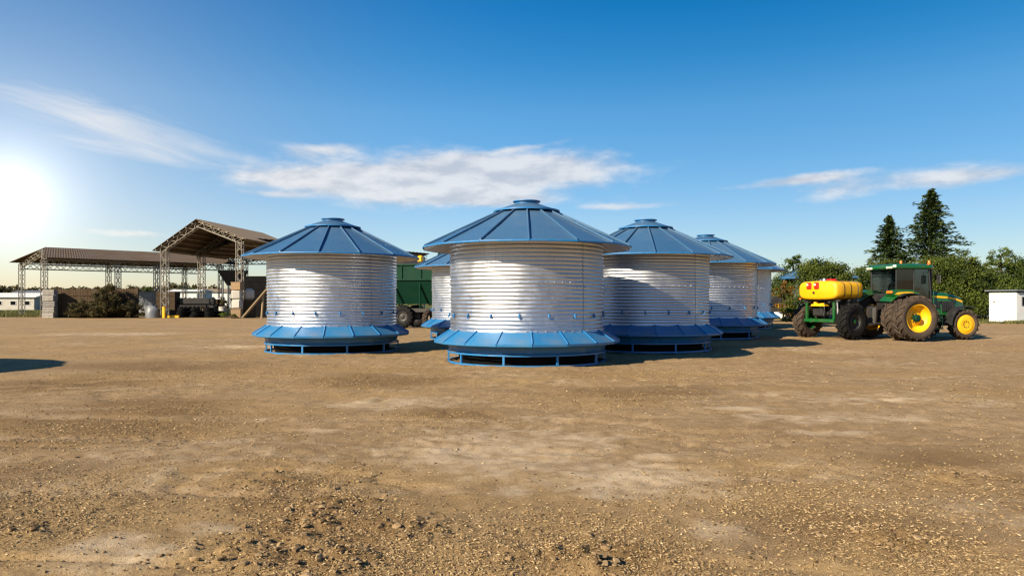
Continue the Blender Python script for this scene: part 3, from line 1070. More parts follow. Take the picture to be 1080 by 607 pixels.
def make_wheel(parent, loc, Rr, wd, rim_r, out, tyre_mat, rim_mat, hub_mat, dish=0.12, steer=0.0):
    """wheel whose axis is local Y; out = -1/+1 is the outer side"""
    wv = bpy.data.objects.new('wheel', None)
    wv.location = loc
    wv.rotation_euler = (0, 0, steer)
    linked(wv, parent)
    tyre_mb(Rr, wd, rim_r, 19 if Rr > .8 else 17).build('tyre', tyre_mat, wv, 35)
    hw = wd / 2 * 0.74 * out
    d = dish * out
    rm = MB().lathe([(rim_r + 0.02, hw), (rim_r - 0.035, hw * 0.99), (rim_r - 0.06, hw - d * 0.7), (rim_r * 0.62, hw - d * 1.5), (rim_r * 0.38, hw - d * 1.15), (rim_r * 0.36, hw - d * 1.0), (0.0, hw - d * 1.0)], 40, 'Y')
    for sgn in (1,):
        rm.lathe([(rim_r + 0.02, -hw), (rim_r - 0.05, -hw * 0.8), (rim_r - 0.06, hw - d * 0.75)], 40, 'Y')
    rm.build('rim', rim_mat, wv, 35)
    hb = MB().lathe([(rim_r * 0.26, hw - d * 1.05), (rim_r * 0.25, hw - d * 0.3), (rim_r * 0.16, hw - d * 0.05), (0, hw - d * 0.05)], 20, 'Y')
    for k in range(8):
        a = 2 * math.pi * k / 8
        hb.box(rim_r * 0.32 * math.cos(a), hw - d * 0.95, rim_r * 0.32 * math.sin(a), 0.035, 0.05, 0.035)
    hb.build('hub', hub_mat, wv, 40)
    return wv


# ------------------------------------------------------------------ tractor
def make_tractor():
    T = empty('tractor', (16.2, 30.4, gz(16.2, 30.4)), R(10))
    tag(T, 'green tractor with yellow rims and double rear wheels, facing right', 'tractor')
    for y in (-1.72, -1.06, 1.06, 1.72):
        make_wheel(T, (0, y, 0.93), 0.93, 0.54, 0.575, -1 if y < 0 else 1, M['tyre'], M['yellow'], M['shaded_green'], 0.19)
    for y in (-1.0, 1.0):
        make_wheel(T, (2.9, y, 0.645), 0.645, 0.42, 0.405, -1 if y < 0 else 1, M['tyre'], M['yellow'], M['iron'], -0.02, R(-3))
    ch = MB().box(1.6, 0, 0.86, 3.2, 0.52, 0.42, bev=0.05).box(0.1, 0, 0.95, 1.1, 0.75, 0.62, bev=0.08)
    ch.box(2.9, 0, 0.66, 0.30, 1.7, 0.2, bev=0.05).tube([(0, -1.75, 0.93), (0, 1.75, 0.93)], 0.11, 12)
    ch.build('chassis', M['iron'], T)
    # hood: stacked cross-sections along x
    secs = [(1.45, 0.44, 1.10, 2.10), (1.9, 0.44, 1.08, 2.09), (2.6, 0.42, 1.02, 2.02), (3.1, 0.40, 1.00, 1.92), (3.42, 0.37, 1.02, 1.80), (3.52, 0.33, 1.08, 1.66)]
    vs, fs = [], []
    for x, hw, z0, z1 in secs:
        r = 0.16
        for yy, zz in ((-hw, z0), (-hw, z1 - r * 1.6), (-hw + 0.04, z1 - r * 0.6), (-hw + 0.14, z1 - 0.03), (0, z1), (hw - 0.14, z1 - 0.03), (hw - 0.04, z1 - r * 0.6), (hw, z1 - r * 1.6), (hw, z0)):
            vs.append((x, yy, zz))
    k = 9
    for i in range(len(secs) - 1):
        for j in range(k - 1):
            fs.append((i * k + j, i * k + j + 1, (i + 1) * k + j + 1, (i + 1) * k + j))
        fs.append((i * k + k - 1, i * k, (i + 1) * k, (i + 1) * k + k - 1))
    fs.append(tuple(reversed(range(k))))
    fs.append(tuple((len(secs) - 1) * k + j for j in range(k)))
    hood = MB().add(vs, fs).build('hood', M['green'], T, 50)
    for s in (-1, 1):
        st = MB()
        pts = [(1.5, 1.83, 0.446), (2.6, 1.77, 0.428), (3.1, 1.69, 0.410), (3.42, 1.585, 0.38)]
        v_, f_ = [], []
        for x, z, y in pts:
            for dz_, dy_ in ((0.085, 0), (0.0, 0), (0.0, 0.008), (0.085, 0.008)):
                v_.append((x, s * (y + dy_), z + dz_ - 0.02))
        for i in range(3):
            for j in range(4):
                f_.append((i * 4 + j, i * 4 + (j + 1) % 4, (i + 1) * 4 + (j + 1) % 4, (i + 1) * 4 + j))
        f_ += [(0, 1, 2, 3), (15, 14, 13, 12)]
        st.add(v_, f_).build('stripe', M['yellow'], hood)
        gr = MB().box(2.55, s * 0.432, 1.40, 0.85, 0.03, 0.44, bev=0.01)
        for q in range(7):
            gr.box(2.2 + 0.115 * q, s * 0.452, 1.40, 0.03, 0.02, 0.40)
        gr.build('side_grille', M['black'], hood)
        MB().lathe([(0.10, 0.0), (0.09, 0.03), (0, 0.04)], 14, 'X', (3.50, s * 0.2, 1.56)).build('headlight', M['white_lens'], hood)
    fg = MB().box(3.53, 0, 1.30, 0.05, 0.5, 0.42, bev=0.02)
    fg.build('front_grille', M['black'], hood)
    fw = MB()
    for q in range(4):
        fw.box(3.72, -0.36 + 0.24 * q, 0.92, 0.18, 0.21, 0.42, bev=0.03)
    fw.box(3.58, 0, 0.92, 0.14, 0.5, 0.3)
    fw.build('front_weights', M['green'], T)
    # cab
    cab = bpy.data.objects.new('cab', None)
    linked(cab, T)
    z0, z1 = 1.20, 3.02
    cx = [(-0.12, 0.80), (1.50, 0.70)]
    rf = MB()
    v_, f_ = [], []
    prof = [(-0.30, 0.80), (-0.22, 0.90), (1.50, 0.86), (1.64, 0.76)]
    levels = [(3.0, 0.985), (3.06, 1.02), (3.15, 1.0), (3.215, 0.86)]
    loop = [(x, -y) for x, y in prof] + [(x, y) for x, y in reversed(prof)]
    for z, sc_ in levels:
        for x, y in loop:
            v_.append(((x - 0.67) * sc_ + 0.67, y * sc_, z))
    n = len(loop)
    for i in range(3):
        for j in range(n):
            f_.append((i * n + j, i * n + (j + 1) % n, (i + 1) * n + (j + 1) % n, (i + 1) * n + j))
    f_ += [tuple(reversed(range(n))), tuple(3 * n + j for j in range(n))]
    roof = rf.add(v_, f_).build('roof', M['green'], cab, 30)
    MB().box(0.66, 0, 2.985, 1.66, 1.5, 0.05, bev=0.02).build('roof_lining', M['black'], cab)
    MB().box(0.70, 0, 1.45, 1.5, 1.15, 0.62, bev=0.06).build('cab_floor', M['black'], cab)
    corners = {}
    for nm, x, y in (('a', 1.50, 0.74), ('b', 0.70, 0.80), ('c', -0.12, 0.78)):
        for s in (-1, 1):
            top = (x - (0.04 if nm == 'a' else 0), s * (y + 0.0), 2.98)
            bot = (x + (0.10 if nm == 'a' else 0.0), s * (y - 0.02), 1.55 if nm != 'c' else 1.95)
            corners[nm, s] = (bot, top)
            MB().tube([bot, top], 0.035 if nm != 'b' else 0.028, 6).build('pillar', M['black'], cab)

    def pane(p, q, r_, s_):
        p, q, r_, s_ = (Vector(i) for i in (p, q, r_, s_))
        nrm_ = (q - p).cross(s_ - p).normalized() * 0.004
        v = [p + nrm_, q + nrm_, r_ + nrm_, s_ + nrm_, p - nrm_, q - nrm_, r_ - nrm_, s_ - nrm_]
        MB().add(v, [(0, 1, 2, 3), (7, 6, 5, 4), (0, 4, 5, 1), (1, 5, 6, 2), (2, 6, 7, 3), (3, 7, 4, 0)]).build('pane', M['glass'], cab)
    for s in (-1, 1):
        pane(corners['a', s][0], corners['b', s][0], corners['b', s][1], corners['a', s][1])
        pane((0.70, s * 0.78, 1.95), corners['c', s][0], corners['c', s][1], corners['b', s][1])
    pane(corners['a', -1][0], corners['a', 1][0], corners['a', 1][1], corners['a', -1][1])
    pane(corners['c', -1][0], corners['c', 1][0], corners['c', 1][1], corners['c', -1][1])
    MB().box(-0.10, 0, 1.78, 0.10, 1.5, 0.36, bev=0.03).build('rear_wall', M['black'], cab)
    MB().box(0.45, 0, 1.98, 0.5, 0.5, 0.16, bev=0.06).box(0.20, 0, 2.36, 0.14, 0.48, 0.75, bev=0.06).build('seat', M['black'], cab)
    MB().tube([(1.30, 0, 1.7), (1.02, 0, 2.22)], 0.035, 8).lathe([(0.19, -0.015), (0.21, 0), (0.19, 0.015)], 20, 'Z', (0.98, 0, 2.24)).build('steering_wheel', M['black'], cab)
    # lamps and beacons
    for y in (-0.72, -0.52, 0.52, 0.72):
        MB().box(-0.32, y, 3.05, 0.09, 0.14, 0.09, bev=0.02).build('work_lamp', M['white_lens'], cab)
    for y in (-0.70, 0.70):
        MB().box(1.66, y, 3.05, 0.07, 0.14, 0.08, bev=0.02).build('work_lamp', M['white_lens'], cab)
    for x, y in ((0.45, -0.35), (1.5, -0.72)):
        MB().lathe([(0.065, 3.20), (0.065, 3.24), (0.05, 3.24), (0.052, 3.32), (0.03, 3.36), (0, 3.365)], 14, 'Z', (x, y, 0.0)).build('beacon', M['orange'], cab, 40)
    for s in (-1, 1):
        MB().tube([(1.56, s * 0.76, 2.86), (1.62, s * 1.12, 2.86), (1.62, s * 1.12, 2.62)], 0.014, 6).box(1.62, s * 1.12, 2.55, 0.05, 0.22, 0.36, bev=0.02).build('mirror', M['black'], cab)
    MB().tube([(1.72, -0.56, 1.7), (1.72, -0.56, 2.95), (1.66, -0.56, 3.05)], [0.06, 0.055, 0.05], 10).build('exhaust', M['iron'], T)
    # rear fenders
    for s in (-1, 1):
        prof = []
        for k_ in range(11):
            a = R(-12 + 150 * k_ / 10)
            prof.append((1.05 * math.cos(a), 0.93 + 1.06 * math.sin(a)))
        v_, f_ = [], []
        for r_, y0, y1 in ((0, 0.58, 1.30), (1, 0.58, 1.30)):
            for x, z in prof:
                sc_ = 1.0 if r_ == 0 else 0.965
                v_.append((x * sc_, s * y0, 0.93 + (z - 0.93) * sc_))
                v_.append((x * sc_, s * y1, 0.93 + (z - 0.93) * sc_ - 0.03))
        nn = 22
        for i in range(10):
            f_.append((2 * i, 2 * i + 1, 2 * i + 3, 2 * i + 2))
            f_.append((nn + 2 * i, nn + 2 * i + 2, nn + 2 * i + 3, nn + 2 * i + 1))
            f_.append((2 * i + 1, nn + 2 * i + 1, nn + 2 * i + 3, 2 * i + 3))
            f_.append((2 * i, 2 * i + 2, nn + 2 * i + 2, nn + 2 * i))
        f_ += [(0, nn, nn + 1, 1), (20, 21, nn + 21, nn + 20)]
        fd = MB().add(v_, f_).build('rear_fender', M['green'], T, 40)
        MB().prism([(-0.55, 1.86), (0.60, 1.86), (0.66, 1.98), (0.30, 2.10), (-0.30, 2.12), (-0.6, 2.02)], s * 0.70, s * 1.16).build('fender_box', M['green'], fd)
        MB().box(-0.62, s * 1.0, 2.0, 0.05, 0.34, 0.11, bev=0.02).build('tail_lamp', M['orange'], fd)
        MB().prism([(-0.5, 1.90), (0.1, 1.93), (0.45, 1.99), (0.1, 2.02), (-0.35, 2.0)], s * 1.162, s * 1.172).build('decal', M['yellow'], fd)
        ext = []
        for k_ in range(9):
            a = R(0 + 120 * k_ / 8)
            ext.append((1.035 * math.cos(a), 0.93 + 1.035 * math.sin(a)))
        for k_ in range(8, -1, -1):
            a = R(0 + 120 * k_ / 8)
            ext.append((1.0 * math.cos(a), 0.93 + 1.0 * math.sin(a)))
        MB().prism(ext, s * 1.30, s * 1.52).build('fender_extension', M['black'], fd)
    # front fenders
    for s in (-1, 1):
        ext = []
        for k_ in range(10):
            a = R(62 + 120 * k_ / 9)
            ext.append((2.9 + 0.76 * math.cos(a), 0.645 + 0.78 * math.sin(a)))
        for k_ in range(9, -1, -1):
            a = R(62 + 120 * k_ / 9)
            ext.append((2.9 + 0.72 * math.cos(a), 0.645 + 0.74 * math.sin(a)))
        MB().prism(ext, s * 0.80, s * 1.24).build('front_fender', M['black'], T, 40)
    # side tank and steps
    MB().box(1.55, -0.72, 0.98, 0.85, 0.42, 0.62, bev=0.10).build('fuel_tank', M['green'], T)
    stp = MB()
    for q in range(3):
        stp.box(1.62, -1.02, 0.48 + 0.3 * q, 0.42, 0.22, 0.03)
    stp.tube([(1.40, -1.1, 0.42), (1.36, -0.98, 1.60)], 0.02, 6).tube([(1.84, -1.1, 0.42), (1.84, -0.98, 1.5)], 0.02, 6)
    stp.build('step', M['green'], T)
    MB().tube([(1.60, -0.86, 1.3), (1.62, -0.84, 2.1)], 0.016, 6).build('grab_rail', M['green'], T)
    # rear linkage
    lk = MB().tube([(-0.4, -0.42, 0.7), (-1.25, -0.40, 0.62)], 0.05, 8).tube([(-0.4, 0.42, 0.7), (-1.25, 0.40, 0.62)], 0.05, 8)
    lk.tube([(-0.35, -0.35, 1.45), (-0.8, -0.42, 1.35), (-0.85, -0.42, 0.66)], 0.04, 8).tube([(-0.35, 0.35, 1.45), (-0.8, 0.42, 1.35), (-0.85, 0.42, 0.66)], 0.04, 8)
    lk.box(-0.55, 0, 1.0, 0.5, 0.55, 0.8, bev=0.08)
    lk.build('rear_linkage', M['iron'], T)
    return T


make_tractor()


# ------------------------------------------------------------------ tank trailer
def make_tanker():
    T = empty('tank_trailer', (13.9, 30.6, gz(13.9, 30.6)), R(28))
    tag(T, 'yellow flat tank on a green wheeled frame hitched behind the tractor', 'trailer')
    # tank: rounded cross-section swept along x with rounded ends and grooves
    Lh, Wh, Hh, zc = 0.88, 0.97, 0.40, 2.09
    vs, fs = [], []
    stations = []
    for x, inset in ((-Lh, 0.10), (-Lh + 0.03, 0.035), (-Lh + 0.09, 0.0)):
        stations.append((x, inset))
    for gx in (-0.38, 0.05, 0.48):
        stations += [(gx - 0.05, 0.0), (gx + 0.05, 0.0)]
    stations += [(Lh - 0.09, 0.0), (Lh - 0.03, 0.035), (Lh, 0.10)]
    seg = 40
    for x, ins in stations:
        for k in range(seg):
            a = 2 * math.pi * k / seg
            e = 0.42
            c_, s_ = math.cos(a), math.sin(a)
            vs.append((x, (Wh - ins) * math.copysign(abs(c_) ** e, c_), zc + (Hh - ins) * math.copysign(abs(s_) ** 0.55, s_)))
    for i in range(len(stations) - 1):
        for k in range(seg):
            k2 = (k + 1) % seg
            fs.append((i * seg + k, i * seg + k2, (i + 1) * seg + k2, (i + 1) * seg + k))
    fs.append(tuple(range(seg)))
    fs.append(tuple((len(stations) - 1) * seg + k for k in reversed(range(seg))))
    tank = MB().add(vs, fs).build('tank', M['tank'], T, 40)
    for gx in (-0.38, 0.05, 0.48):
        pts = []
        for k in range(seg + 1):
            a = 2 * math.pi * k / seg
            c_, s_ = math.cos(a), math.sin(a)
            pts.append((gx, (Wh + 0.006) * math.copysign(abs(c_) ** 0.42, c_), zc + (Hh + 0.006) * math.copysign(abs(s_) ** 0.55, s_)))
        v_, f_ = [], []
        for p in pts:
            for e_ in (-0.022, 0.022):
                v_.append((p[0] + e_, p[1], p[2]))
        for k in range(seg):
            f_.append((2 * k, 2 * k + 1, 2 * k + 3, 2 * k + 2))
        MB().add(v_, f_).build('strap', M['black'] if gx < 0.4 else M['steel'], tank)
    for x, y, mt, r_ in ((0.1, 0.05, 'red', 0.24), (-0.35, 0.2, 'black', 0.16), (-0.62, -0.15, 'steel', 0.08)):
        MB().lathe([(r_, zc + Hh - 0.02), (r_, zc + Hh + 0.06), (r_ * 0.8, zc + Hh + 0.10), (0, zc + Hh + 0.11)], 20, 'Z', (x, y, 0)).build('lid', M[mt], tank, 40)
    # unreadable red marks on the end face, built as lamps, and a drain plug
    for y in (0.40, 0.02):
        lp = MB().box(-Lh - 0.02, y, zc + 0.20, 0.07, 0.25, 0.29, bev=0.04).build('tail_lamp', M['red'], T)
        MB().lathe([(0.055, 0.0), (0.04, -0.03), (0, -0.035)], 14, 'X', (-Lh - 0.055, y + 0.05, zc + 0.24)).build('lens', M['white_lens'], lp)  # pale dot paints a white highlight on the red mark
    MB().lathe([(0.05, 0.02), (0.05, -0.04), (0, -0.045)], 12, 'X', (-Lh, 0.16, zc - 0.10)).build('drain_plug', M['iron'], tank)
    MB().box(-Lh - 0.02, 0.86, zc - 0.36, 0.05, 0.12, 0.06, bev=0.01).build('marker_lamp', M['orange'], T)
    # cradle and frame
    cr = MB()
    for x in (-0.6, 0.0, 0.6):
        cr.box(x, 0, zc - Hh - 0.035, 0.09, 1.86, 0.07)
    cr.box(0, -0.55, zc - Hh - 0.105, 1.7, 0.09, 0.07).box(0, 0.55, zc - Hh - 0.105, 1.7, 0.09, 0.07)
    cr.build('cradle', M['iron'], T)
    fr_ = MB()
    for y in (-0.68, 0.68):
        for x in (-0.66, 0.62):
            fr_.box(x, y, 1.17, 0.10, 0.10, 0.82)
    for y in (-0.68, 0.68):
        fr_.box(0.0, y, 0.80, 1.5, 0.12, 0.13)
    fr_.box(-0.72, 0, 0.80, 0.13, 1.5, 0.13).box(0.72, 0, 0.80, 0.13, 1.5, 0.13)
    fr_.box(-0.10, -0.92, 0.78, 0.16, 0.4, 0.20).box(-0.10, 0.92, 0.78, 0.16, 0.4, 0.20)
    fr_.build('frame', M['green'], T)
    MB().tube([(-0.1, -1.2, 0.75), (-0.1, 1.2, 0.75)], 0.06, 10).build('axle', M['green'], T)
    MB().tube([(0.75, -0.4, 0.78), (2.0, 0.35, 0.68)], 0.06, 8).tube([(0.75, 0.5, 0.78), (2.0, 0.35, 0.68)], 0.06, 8).build('drawbar', M['green'], T)
    for y in (-1.08, 1.12):
        make_wheel(T, (-0.1, y, 0.76), 0.76, 0.52, 0.36, -1 if y < 0 else 1, M['tyre'] if y > 0 else M['tyre_black'], M['iron'] if y < 0 else M['green'], M['green'], 0.06)  # right tyre blacker than the left, its shade put into the colour
    # pump, manifolds, hoses, rams
    MB().box(0.1, -0.15, 1.22, 0.5, 0.55, 0.46, bev=0.06).lathe([(0.20, -0.25), (0.22, -0.2), (0.22, 0.2), (0.20, 0.25)], 18, 'Y', (0.45, -0.35, 1.2)).build('pump', M['black'], T)
    MB().box(-0.45, 0.2, 1.45, 0.3, 0.7, 0.08).tube([(-0.55, -0.1, 1.5), (-0.55, 0.5, 1.45)], 0.05, 8).lathe([(0.09, 0), (0.09, 0.14), (0.05, 0.2)], 12, 'Z', (-0.52, 0.35, 1.45)).build('manifold', M['yellow'], T)
    for (x, y) in ((-0.55, -0.72), (0.55, -0.72), (0.2, -0.78)):
        MB().tube([(x, y, 1.70), (x + 0.03, y - 0.02, 1.3)], 0.035, 8).tube([(x + 0.03, y - 0.02, 1.3), (x + 0.06, y - 0.03, 0.9)], 0.055, 8).build('hydraulic_ram', M['steel'], T)
    rnd = random.Random(4)
    for q in range(9):
        x0, y0 = rnd.uniform(-0.6, 0.7), rnd.uniform(-0.8, 0.3)
        x1, y1 = x0 + rnd.uniform(-0.4, 0.6), y0 + rnd.uniform(-0.5, 0.4)
        za, zb = rnd.uniform(1.5, 1.75), rnd.uniform(0.85, 1.3)
        pts = []
        for k in range(9):
            f = k / 8
            pts.append((x0 + (x1 - x0) * f, y0 + (y1 - y0) * f, za + (zb - za) * f - 0.25 * math.sin(math.pi * f)))
        MB().tube(pts, 0.022, 6).build('hose', M['black'], T, 60)
    MB().box(0.42, -0.42, 1.28, 0.8, 0.85, 0.80, bev=0.05).box(-0.1, 0.35, 1.15, 0.7, 0.5, 0.35, bev=0.05).build('machinery_block', M['black'], T)  # plain black block standing in for the dark machinery under the tank
    return T


make_tanker()


# ------------------------------------------------------------------ dark green grain cart
def make_cart():
    D = 46.5
    T = empty('grain_cart', (at(436, D), D, gz(at(436, D), D)), R(-12))
    tag(T, 'dark green grain cart in shade between two bins', 'cart')
    v = [(-3.0, -1.35, 4.1), (3.0, -1.35, 4.1), (3.0, 1.35, 4.1), (-3.0, 1.35, 4.1),
         (-3.0, -1.35, 3.1), (3.0, -1.35, 3.1), (3.0, 1.35, 3.1), (-3.0, 1.35, 3.1),
         (-1.6, -0.55, 1.55), (1.6, -0.55, 1.55), (1.6, 0.55, 1.55), (-1.6, 0.55, 1.55)]
    f = [(0, 1, 5, 4), (1, 2, 6, 5), (2, 3, 7, 6), (3, 0, 4, 7), (4, 5, 9, 8), (5, 6, 10, 9), (6, 7, 11, 10), (7, 4, 8, 11), (8, 9, 10, 11)]
    MB().add(v, f).build('hopper', M['shaded_green'], T)
    rb = MB()
    for x in (-2.9, -1.6, -0.3, 1.0, 2.3, 2.95):
        rb.box(x, -1.38, 3.6, 0.09, 0.06, 0.98)
    rb.box(0, -1.39, 4.08, 6.08, 0.09, 0.10).box(0, -1.385, 3.12, 6.04, 0.06, 0.09)
    rb.build('side_rib', M['shaded_green'], T)
    for x in (-2.2, -0.9, 0.9, 2.2):
        MB().tube([(x, -1.25, 3.1), (x * 0.9, -0.95, 1.2)], 0.06, 8).build('brace', M['shaded_green'], T)
    MB().box(0, -0.95, 1.15, 5.4, 0.16, 0.24).box(0, 0.95, 1.15, 5.4, 0.16, 0.24).box(-1.9, 0, 1.15, 0.2, 1.9, 0.2).box(1.9, 0, 1.15, 0.2, 1.9, 0.2).build('frame', M['iron'], T)
    for y in (-1.22, 1.22):
        make_wheel(T, (-0.25, y, 0.74), 0.74, 0.5, 0.34, -1 if y < 0 else 1, M['tyre_black'], M['iron'], M['iron'], 0.04)
    MB().tube([(2.6, -1.0, 1.0), (2.9, -1.2, 4.4), (2.2, -1.5, 4.75)], 0.17, 12).build('unloading_auger', M['shaded_green'], T, 40)
    MB().box(0.85, -1.0, 4.45, 0.34, 0.34, 0.46, bev=0.08).build('auger_spout', M['yellow'], T)
    bar = MB()
    for k in range(6):
        a = R(180 * k / 5)
    bar.lathe([(1.36, -3.0), (1.36, 3.0)], 14, 'X', (0, 0, 4.12), 0.0, math.pi)
    tp = bar.build('tarpaulin', M['black'], T, 60)
    tp.scale = (1, 1, 1)
    for v_ in tp.data.vertices:
        v_.co.z = 4.12 + (v_.co.z - 4.12) * 0.22
    return T


make_cart()
xx, DD = at(452.5, 45.0), 45.0
tw = empty('scrap_tyre', (xx, DD, gz(xx, DD)), R(62))
tag(tw, 'dusty loose tyre standing between the green cart and the small bin', 'tyre')
tyre_mb(0.60, 0.36, 0.30, 15).build('tread', M['tyre'], tw, 35).location = (0, 0, 0.60)


# ------------------------------------------------------------------ sheds
def lattice(p0, p1, wdt, pitch, ch=0.045, dg=0.028, side=None):
    """square lattice mast or girder between two points as one mesh"""
    mb = MB()
    p0, p1 = Vector(p0), Vector(p1)
    t_ = (p1 - p0)
    ln = t_.length
    t_.normalize()
    a = Vector(side) if side is not None else (Vector((0, 0, 1)) if abs(t_.z) < 0.8 else Vector((1, 0, 0)))
    b_ = t_.cross(a).normalized()
    a = b_.cross(t_).normalized()
    hw = wdt / 2
    cor = [(a * sx + b_ * sy) * hw for sx, sy in ((1, 1), (1, -1), (-1, -1), (-1, 1))]
    for c_ in cor:
        mb.tube([p0 + c_, p1 + c_], ch, 4)
    n = max(2, int(round(ln / pitch)))
    for i in range(n):
        q0, q1 = p0 + t_ * ln * i / n, p0 + t_ * ln * (i + 1) / n
        for j in range(4):
            c0, c1 = cor[j], cor[(j + 1) % 4]
            if i % 2:
                c0, c1 = c1, c0
            mb.tube([q0 + c0, q1 + c1], dg, 4, False)
    return mb


def slab(pts, th):
    """closed slab: polygon thickened downwards"""
    n = len(pts)
    v = [tuple(p) for p in pts] + [(p[0], p[1], p[2] - th) for p in pts]
    f = [tuple(range(n)), tuple(reversed(range(n, 2 * n)))] + [(i, (i + 1) % n, n + (i + 1) % n, n + i) for i in range(n)]
    return MB().add(v, f)


def corr_roof(A, B, C, Dp, n, amp, th):
    """sheet roof A-B (one eave/ridge edge) to D-C, corrugations running from AB to DC"""
    A, B, C, Dp = (Vector(p) for p in (A, B, C, Dp))
    mb = MB()
    v, f = [], []
    for i in range(n + 1):
        u_ = i / n
        dz_ = amp if i % 2 else 0.0
        p, q = A.lerp(B, u_), Dp.lerp(C, u_)
        v += [(p.x, p.y, p.z + dz_), (q.x, q.y, q.z + dz_), (p.x, p.y, p.z + dz_ - th), (q.x, q.y, q.z + dz_ - th)]
    for i in range(n):
        a = i * 4
        b_ = a + 4
        f += [(a, b_, b_ + 1, a + 1), (a + 2, a + 3, b_ + 3, b_ + 2), (a, a + 2, b_ + 2, b_), (a + 1, b_ + 1, b_ + 3, a + 3)]
    f += [(0, 1, 3, 2), (n * 4, n * 4 + 2, n * 4 + 3, n * 4 + 1)]
    return mb.add(v, f)


# shed A: long low open shed, far left
A0 = Vector((-50.0, 75.0))
AX = Vector((0.722, 0.692))
AY = Vector((-0.692, 0.722))
AW, AL = 12.8, 21.0


def PA(s, t_, z):
    p = A0 + AX * s + AY * t_
    return (p.x, p.y, z)


shedA = empty('open_shed', PA(0, 0, 0))
tag(shedA, 'long low open shed on lattice posts with rusty roof, far left', 'shed')


def under(par, mb, name, mat, smooth=None):
    o = mb.build(name, mat, par, smooth)
    o.location = -par.location
    return o


ez, rz_ = 6.55, 7.95
under(shedA, corr_roof(PA(-0.3, -0.7, ez - 0.15), PA(AL, -0.7, ez - 0.15), PA(AL, AW / 2, rz_), PA(1.2, AW / 2, rz_), 170, 0.03, 0.04), 'roof_slope', M['rust_roof'])
under(shedA, corr_roof(PA(-1.2, AW + 0.5, ez - 0.15), PA(AL, AW + 0.5, ez - 0.15), PA(AL, AW / 2, rz_ - 0.01), PA(1.2, AW / 2, rz_ - 0.01), 170, 0.03, 0.04), 'roof_slope', M['rust_roof'])
for s in (0, 7.1, 11.2, 18.7):
    under(shedA, lattice(PA(s, 0, 0), PA(s, 0, ez - 0.35), 0.46, 0.5, 0.045, 0.03, (1, 0, 0)), 'column', M['lattice'])
for s in (0, 9.3, 18.7):
    under(shedA, lattice(PA(s, AW, 0), PA(s, AW, ez - 0.35), 0.46, 0.5, 0.045, 0.03, (1, 0, 0)), 'column', M['lattice'])
under(shedA, lattice(PA(-0.2, 0, ez - 0.62), PA(AL - 0.3, 0, ez - 0.62), 0.62, 0.7, 0.05, 0.035), 'girder', M['lattice'])
under(shedA, lattice(PA(-0.2, AW, ez - 0.62), PA(AL - 0.3, AW, ez - 0.62), 0.62, 0.7, 0.05, 0.035), 'girder', M['lattice'])
for s in (0.0, 9.3, 18.7):
    for t0, t1 in ((0.0, AW / 2), (AW, AW / 2)):
        under(shedA, lattice(PA(s, t0, ez - 0.5), PA(s + (1.2 if s == 0 else 0), t1, rz_ - 0.45), 0.42, 0.7, 0.04, 0.03), 'rafter', M['lattice'])
for k in range(1, 6):
    f_ = k / 6
    under(shedA, MB().tube([PA(0.4, AW / 2 * f_, ez - 0.25 + (rz_ - ez) * f_), PA(AL, AW / 2 * f_, ez - 0.25 + (rz_ - ez) * f_)], 0.06, 4), 'purlin', M['lattice'])

# shed B: tall gabled open shed
B0 = Vector((-37.1, 75.0))
BR = Vector((0.9945, -0.1045))
BF = Vector((0.1045, 0.9945))


def PB(t_, s, z):
    p = B0 + BR * t_ + BF * s
    return (p.x, p.y, z)


shedB = empty('open_shed', PB(3.8, 0, 0))
tag(shedB, 'tall gabled open shed on lattice columns with dark ribbed underside', 'shed')
BLEN = 15.0
under(shedB, corr_roof(PB(-1.15, -0.5, 7.15), PB(-1.15, BLEN, 7.15), PB(3.8, BLEN, 10.45), PB(3.8, -0.5, 10.45), 120, 0.03, 0.05), 'roof_slope', M['rust_roof'])
under(shedB, corr_roof(PB(9.3, -0.5, 8.30), PB(9.3, BLEN, 8.30), PB(3.8, BLEN, 10.44), PB(3.8, -0.5, 10.44), 120, 0.03, 0.05), 'roof_slope', M['rust_top'])
for s in (0, 7.2, 14.4):
    under(shedB, lattice(PB(0, s, 0), PB(0, s, 7.2), 0.60, 0.62, 0.05, 0.034, (1, 0, 0)), 'column', M['lattice'])
    under(shedB, lattice(PB(8.4, s, 0), PB(8.4, s, 8.1), 0.60, 0.62, 0.05, 0.034, (1, 0, 0)), 'column', M['lattice'])
    under(shedB, lattice(PB(-0.6, s, 7.02), PB(3.8, s, 9.92), 0.52, 0.6, 0.05, 0.034), 'rafter', M['lattice'])
    under(shedB, lattice(PB(8.7, s, 8.05), PB(3.8, s, 9.92), 0.52, 0.6, 0.05, 0.034), 'rafter', M['lattice'])
for k in range(7):
    f_ = (k + 0.3) / 7
    t_ = -1.0 + 4.8 * f_
    under(shedB, MB().tube([PB(t_, -0.45, 7.10 + 3.2 * f_), PB(t_, BLEN - 0.1, 7.10 + 3.2 * f_)], 0.07, 4), 'purlin', M['lattice'])
for k in range(6):
    f_ = (k + 0.3) / 6
    t_ = 9.2 - 5.3 * f_
    under(shedB, MB().tube([PB(t_, -0.45, 8.22 + 2.06 * f_), PB(t_, BLEN - 0.1, 8.22 + 2.06 * f_)], 0.07, 4), 'purlin', M['lattice'])
under(shedB, lattice(PB(0, BLEN - 0.4, 6.7), PB(8.4, BLEN - 0.4, 6.7), 0.5, 0.7, 0.05, 0.034), 'girder', M['lattice'])

# shed C: lean-to, high edge towards the yard, behind the left bin
C0 = Vector((-29.3, 77.0))
CX = Vector((0.555, 0.832))
CY = Vector((-0.832, 0.555))
CL, CW = 31.0, 9.0


def PC(s, t_, z):
    p = C0 + CX * s + CY * t_
    return (p.x, p.y, z)


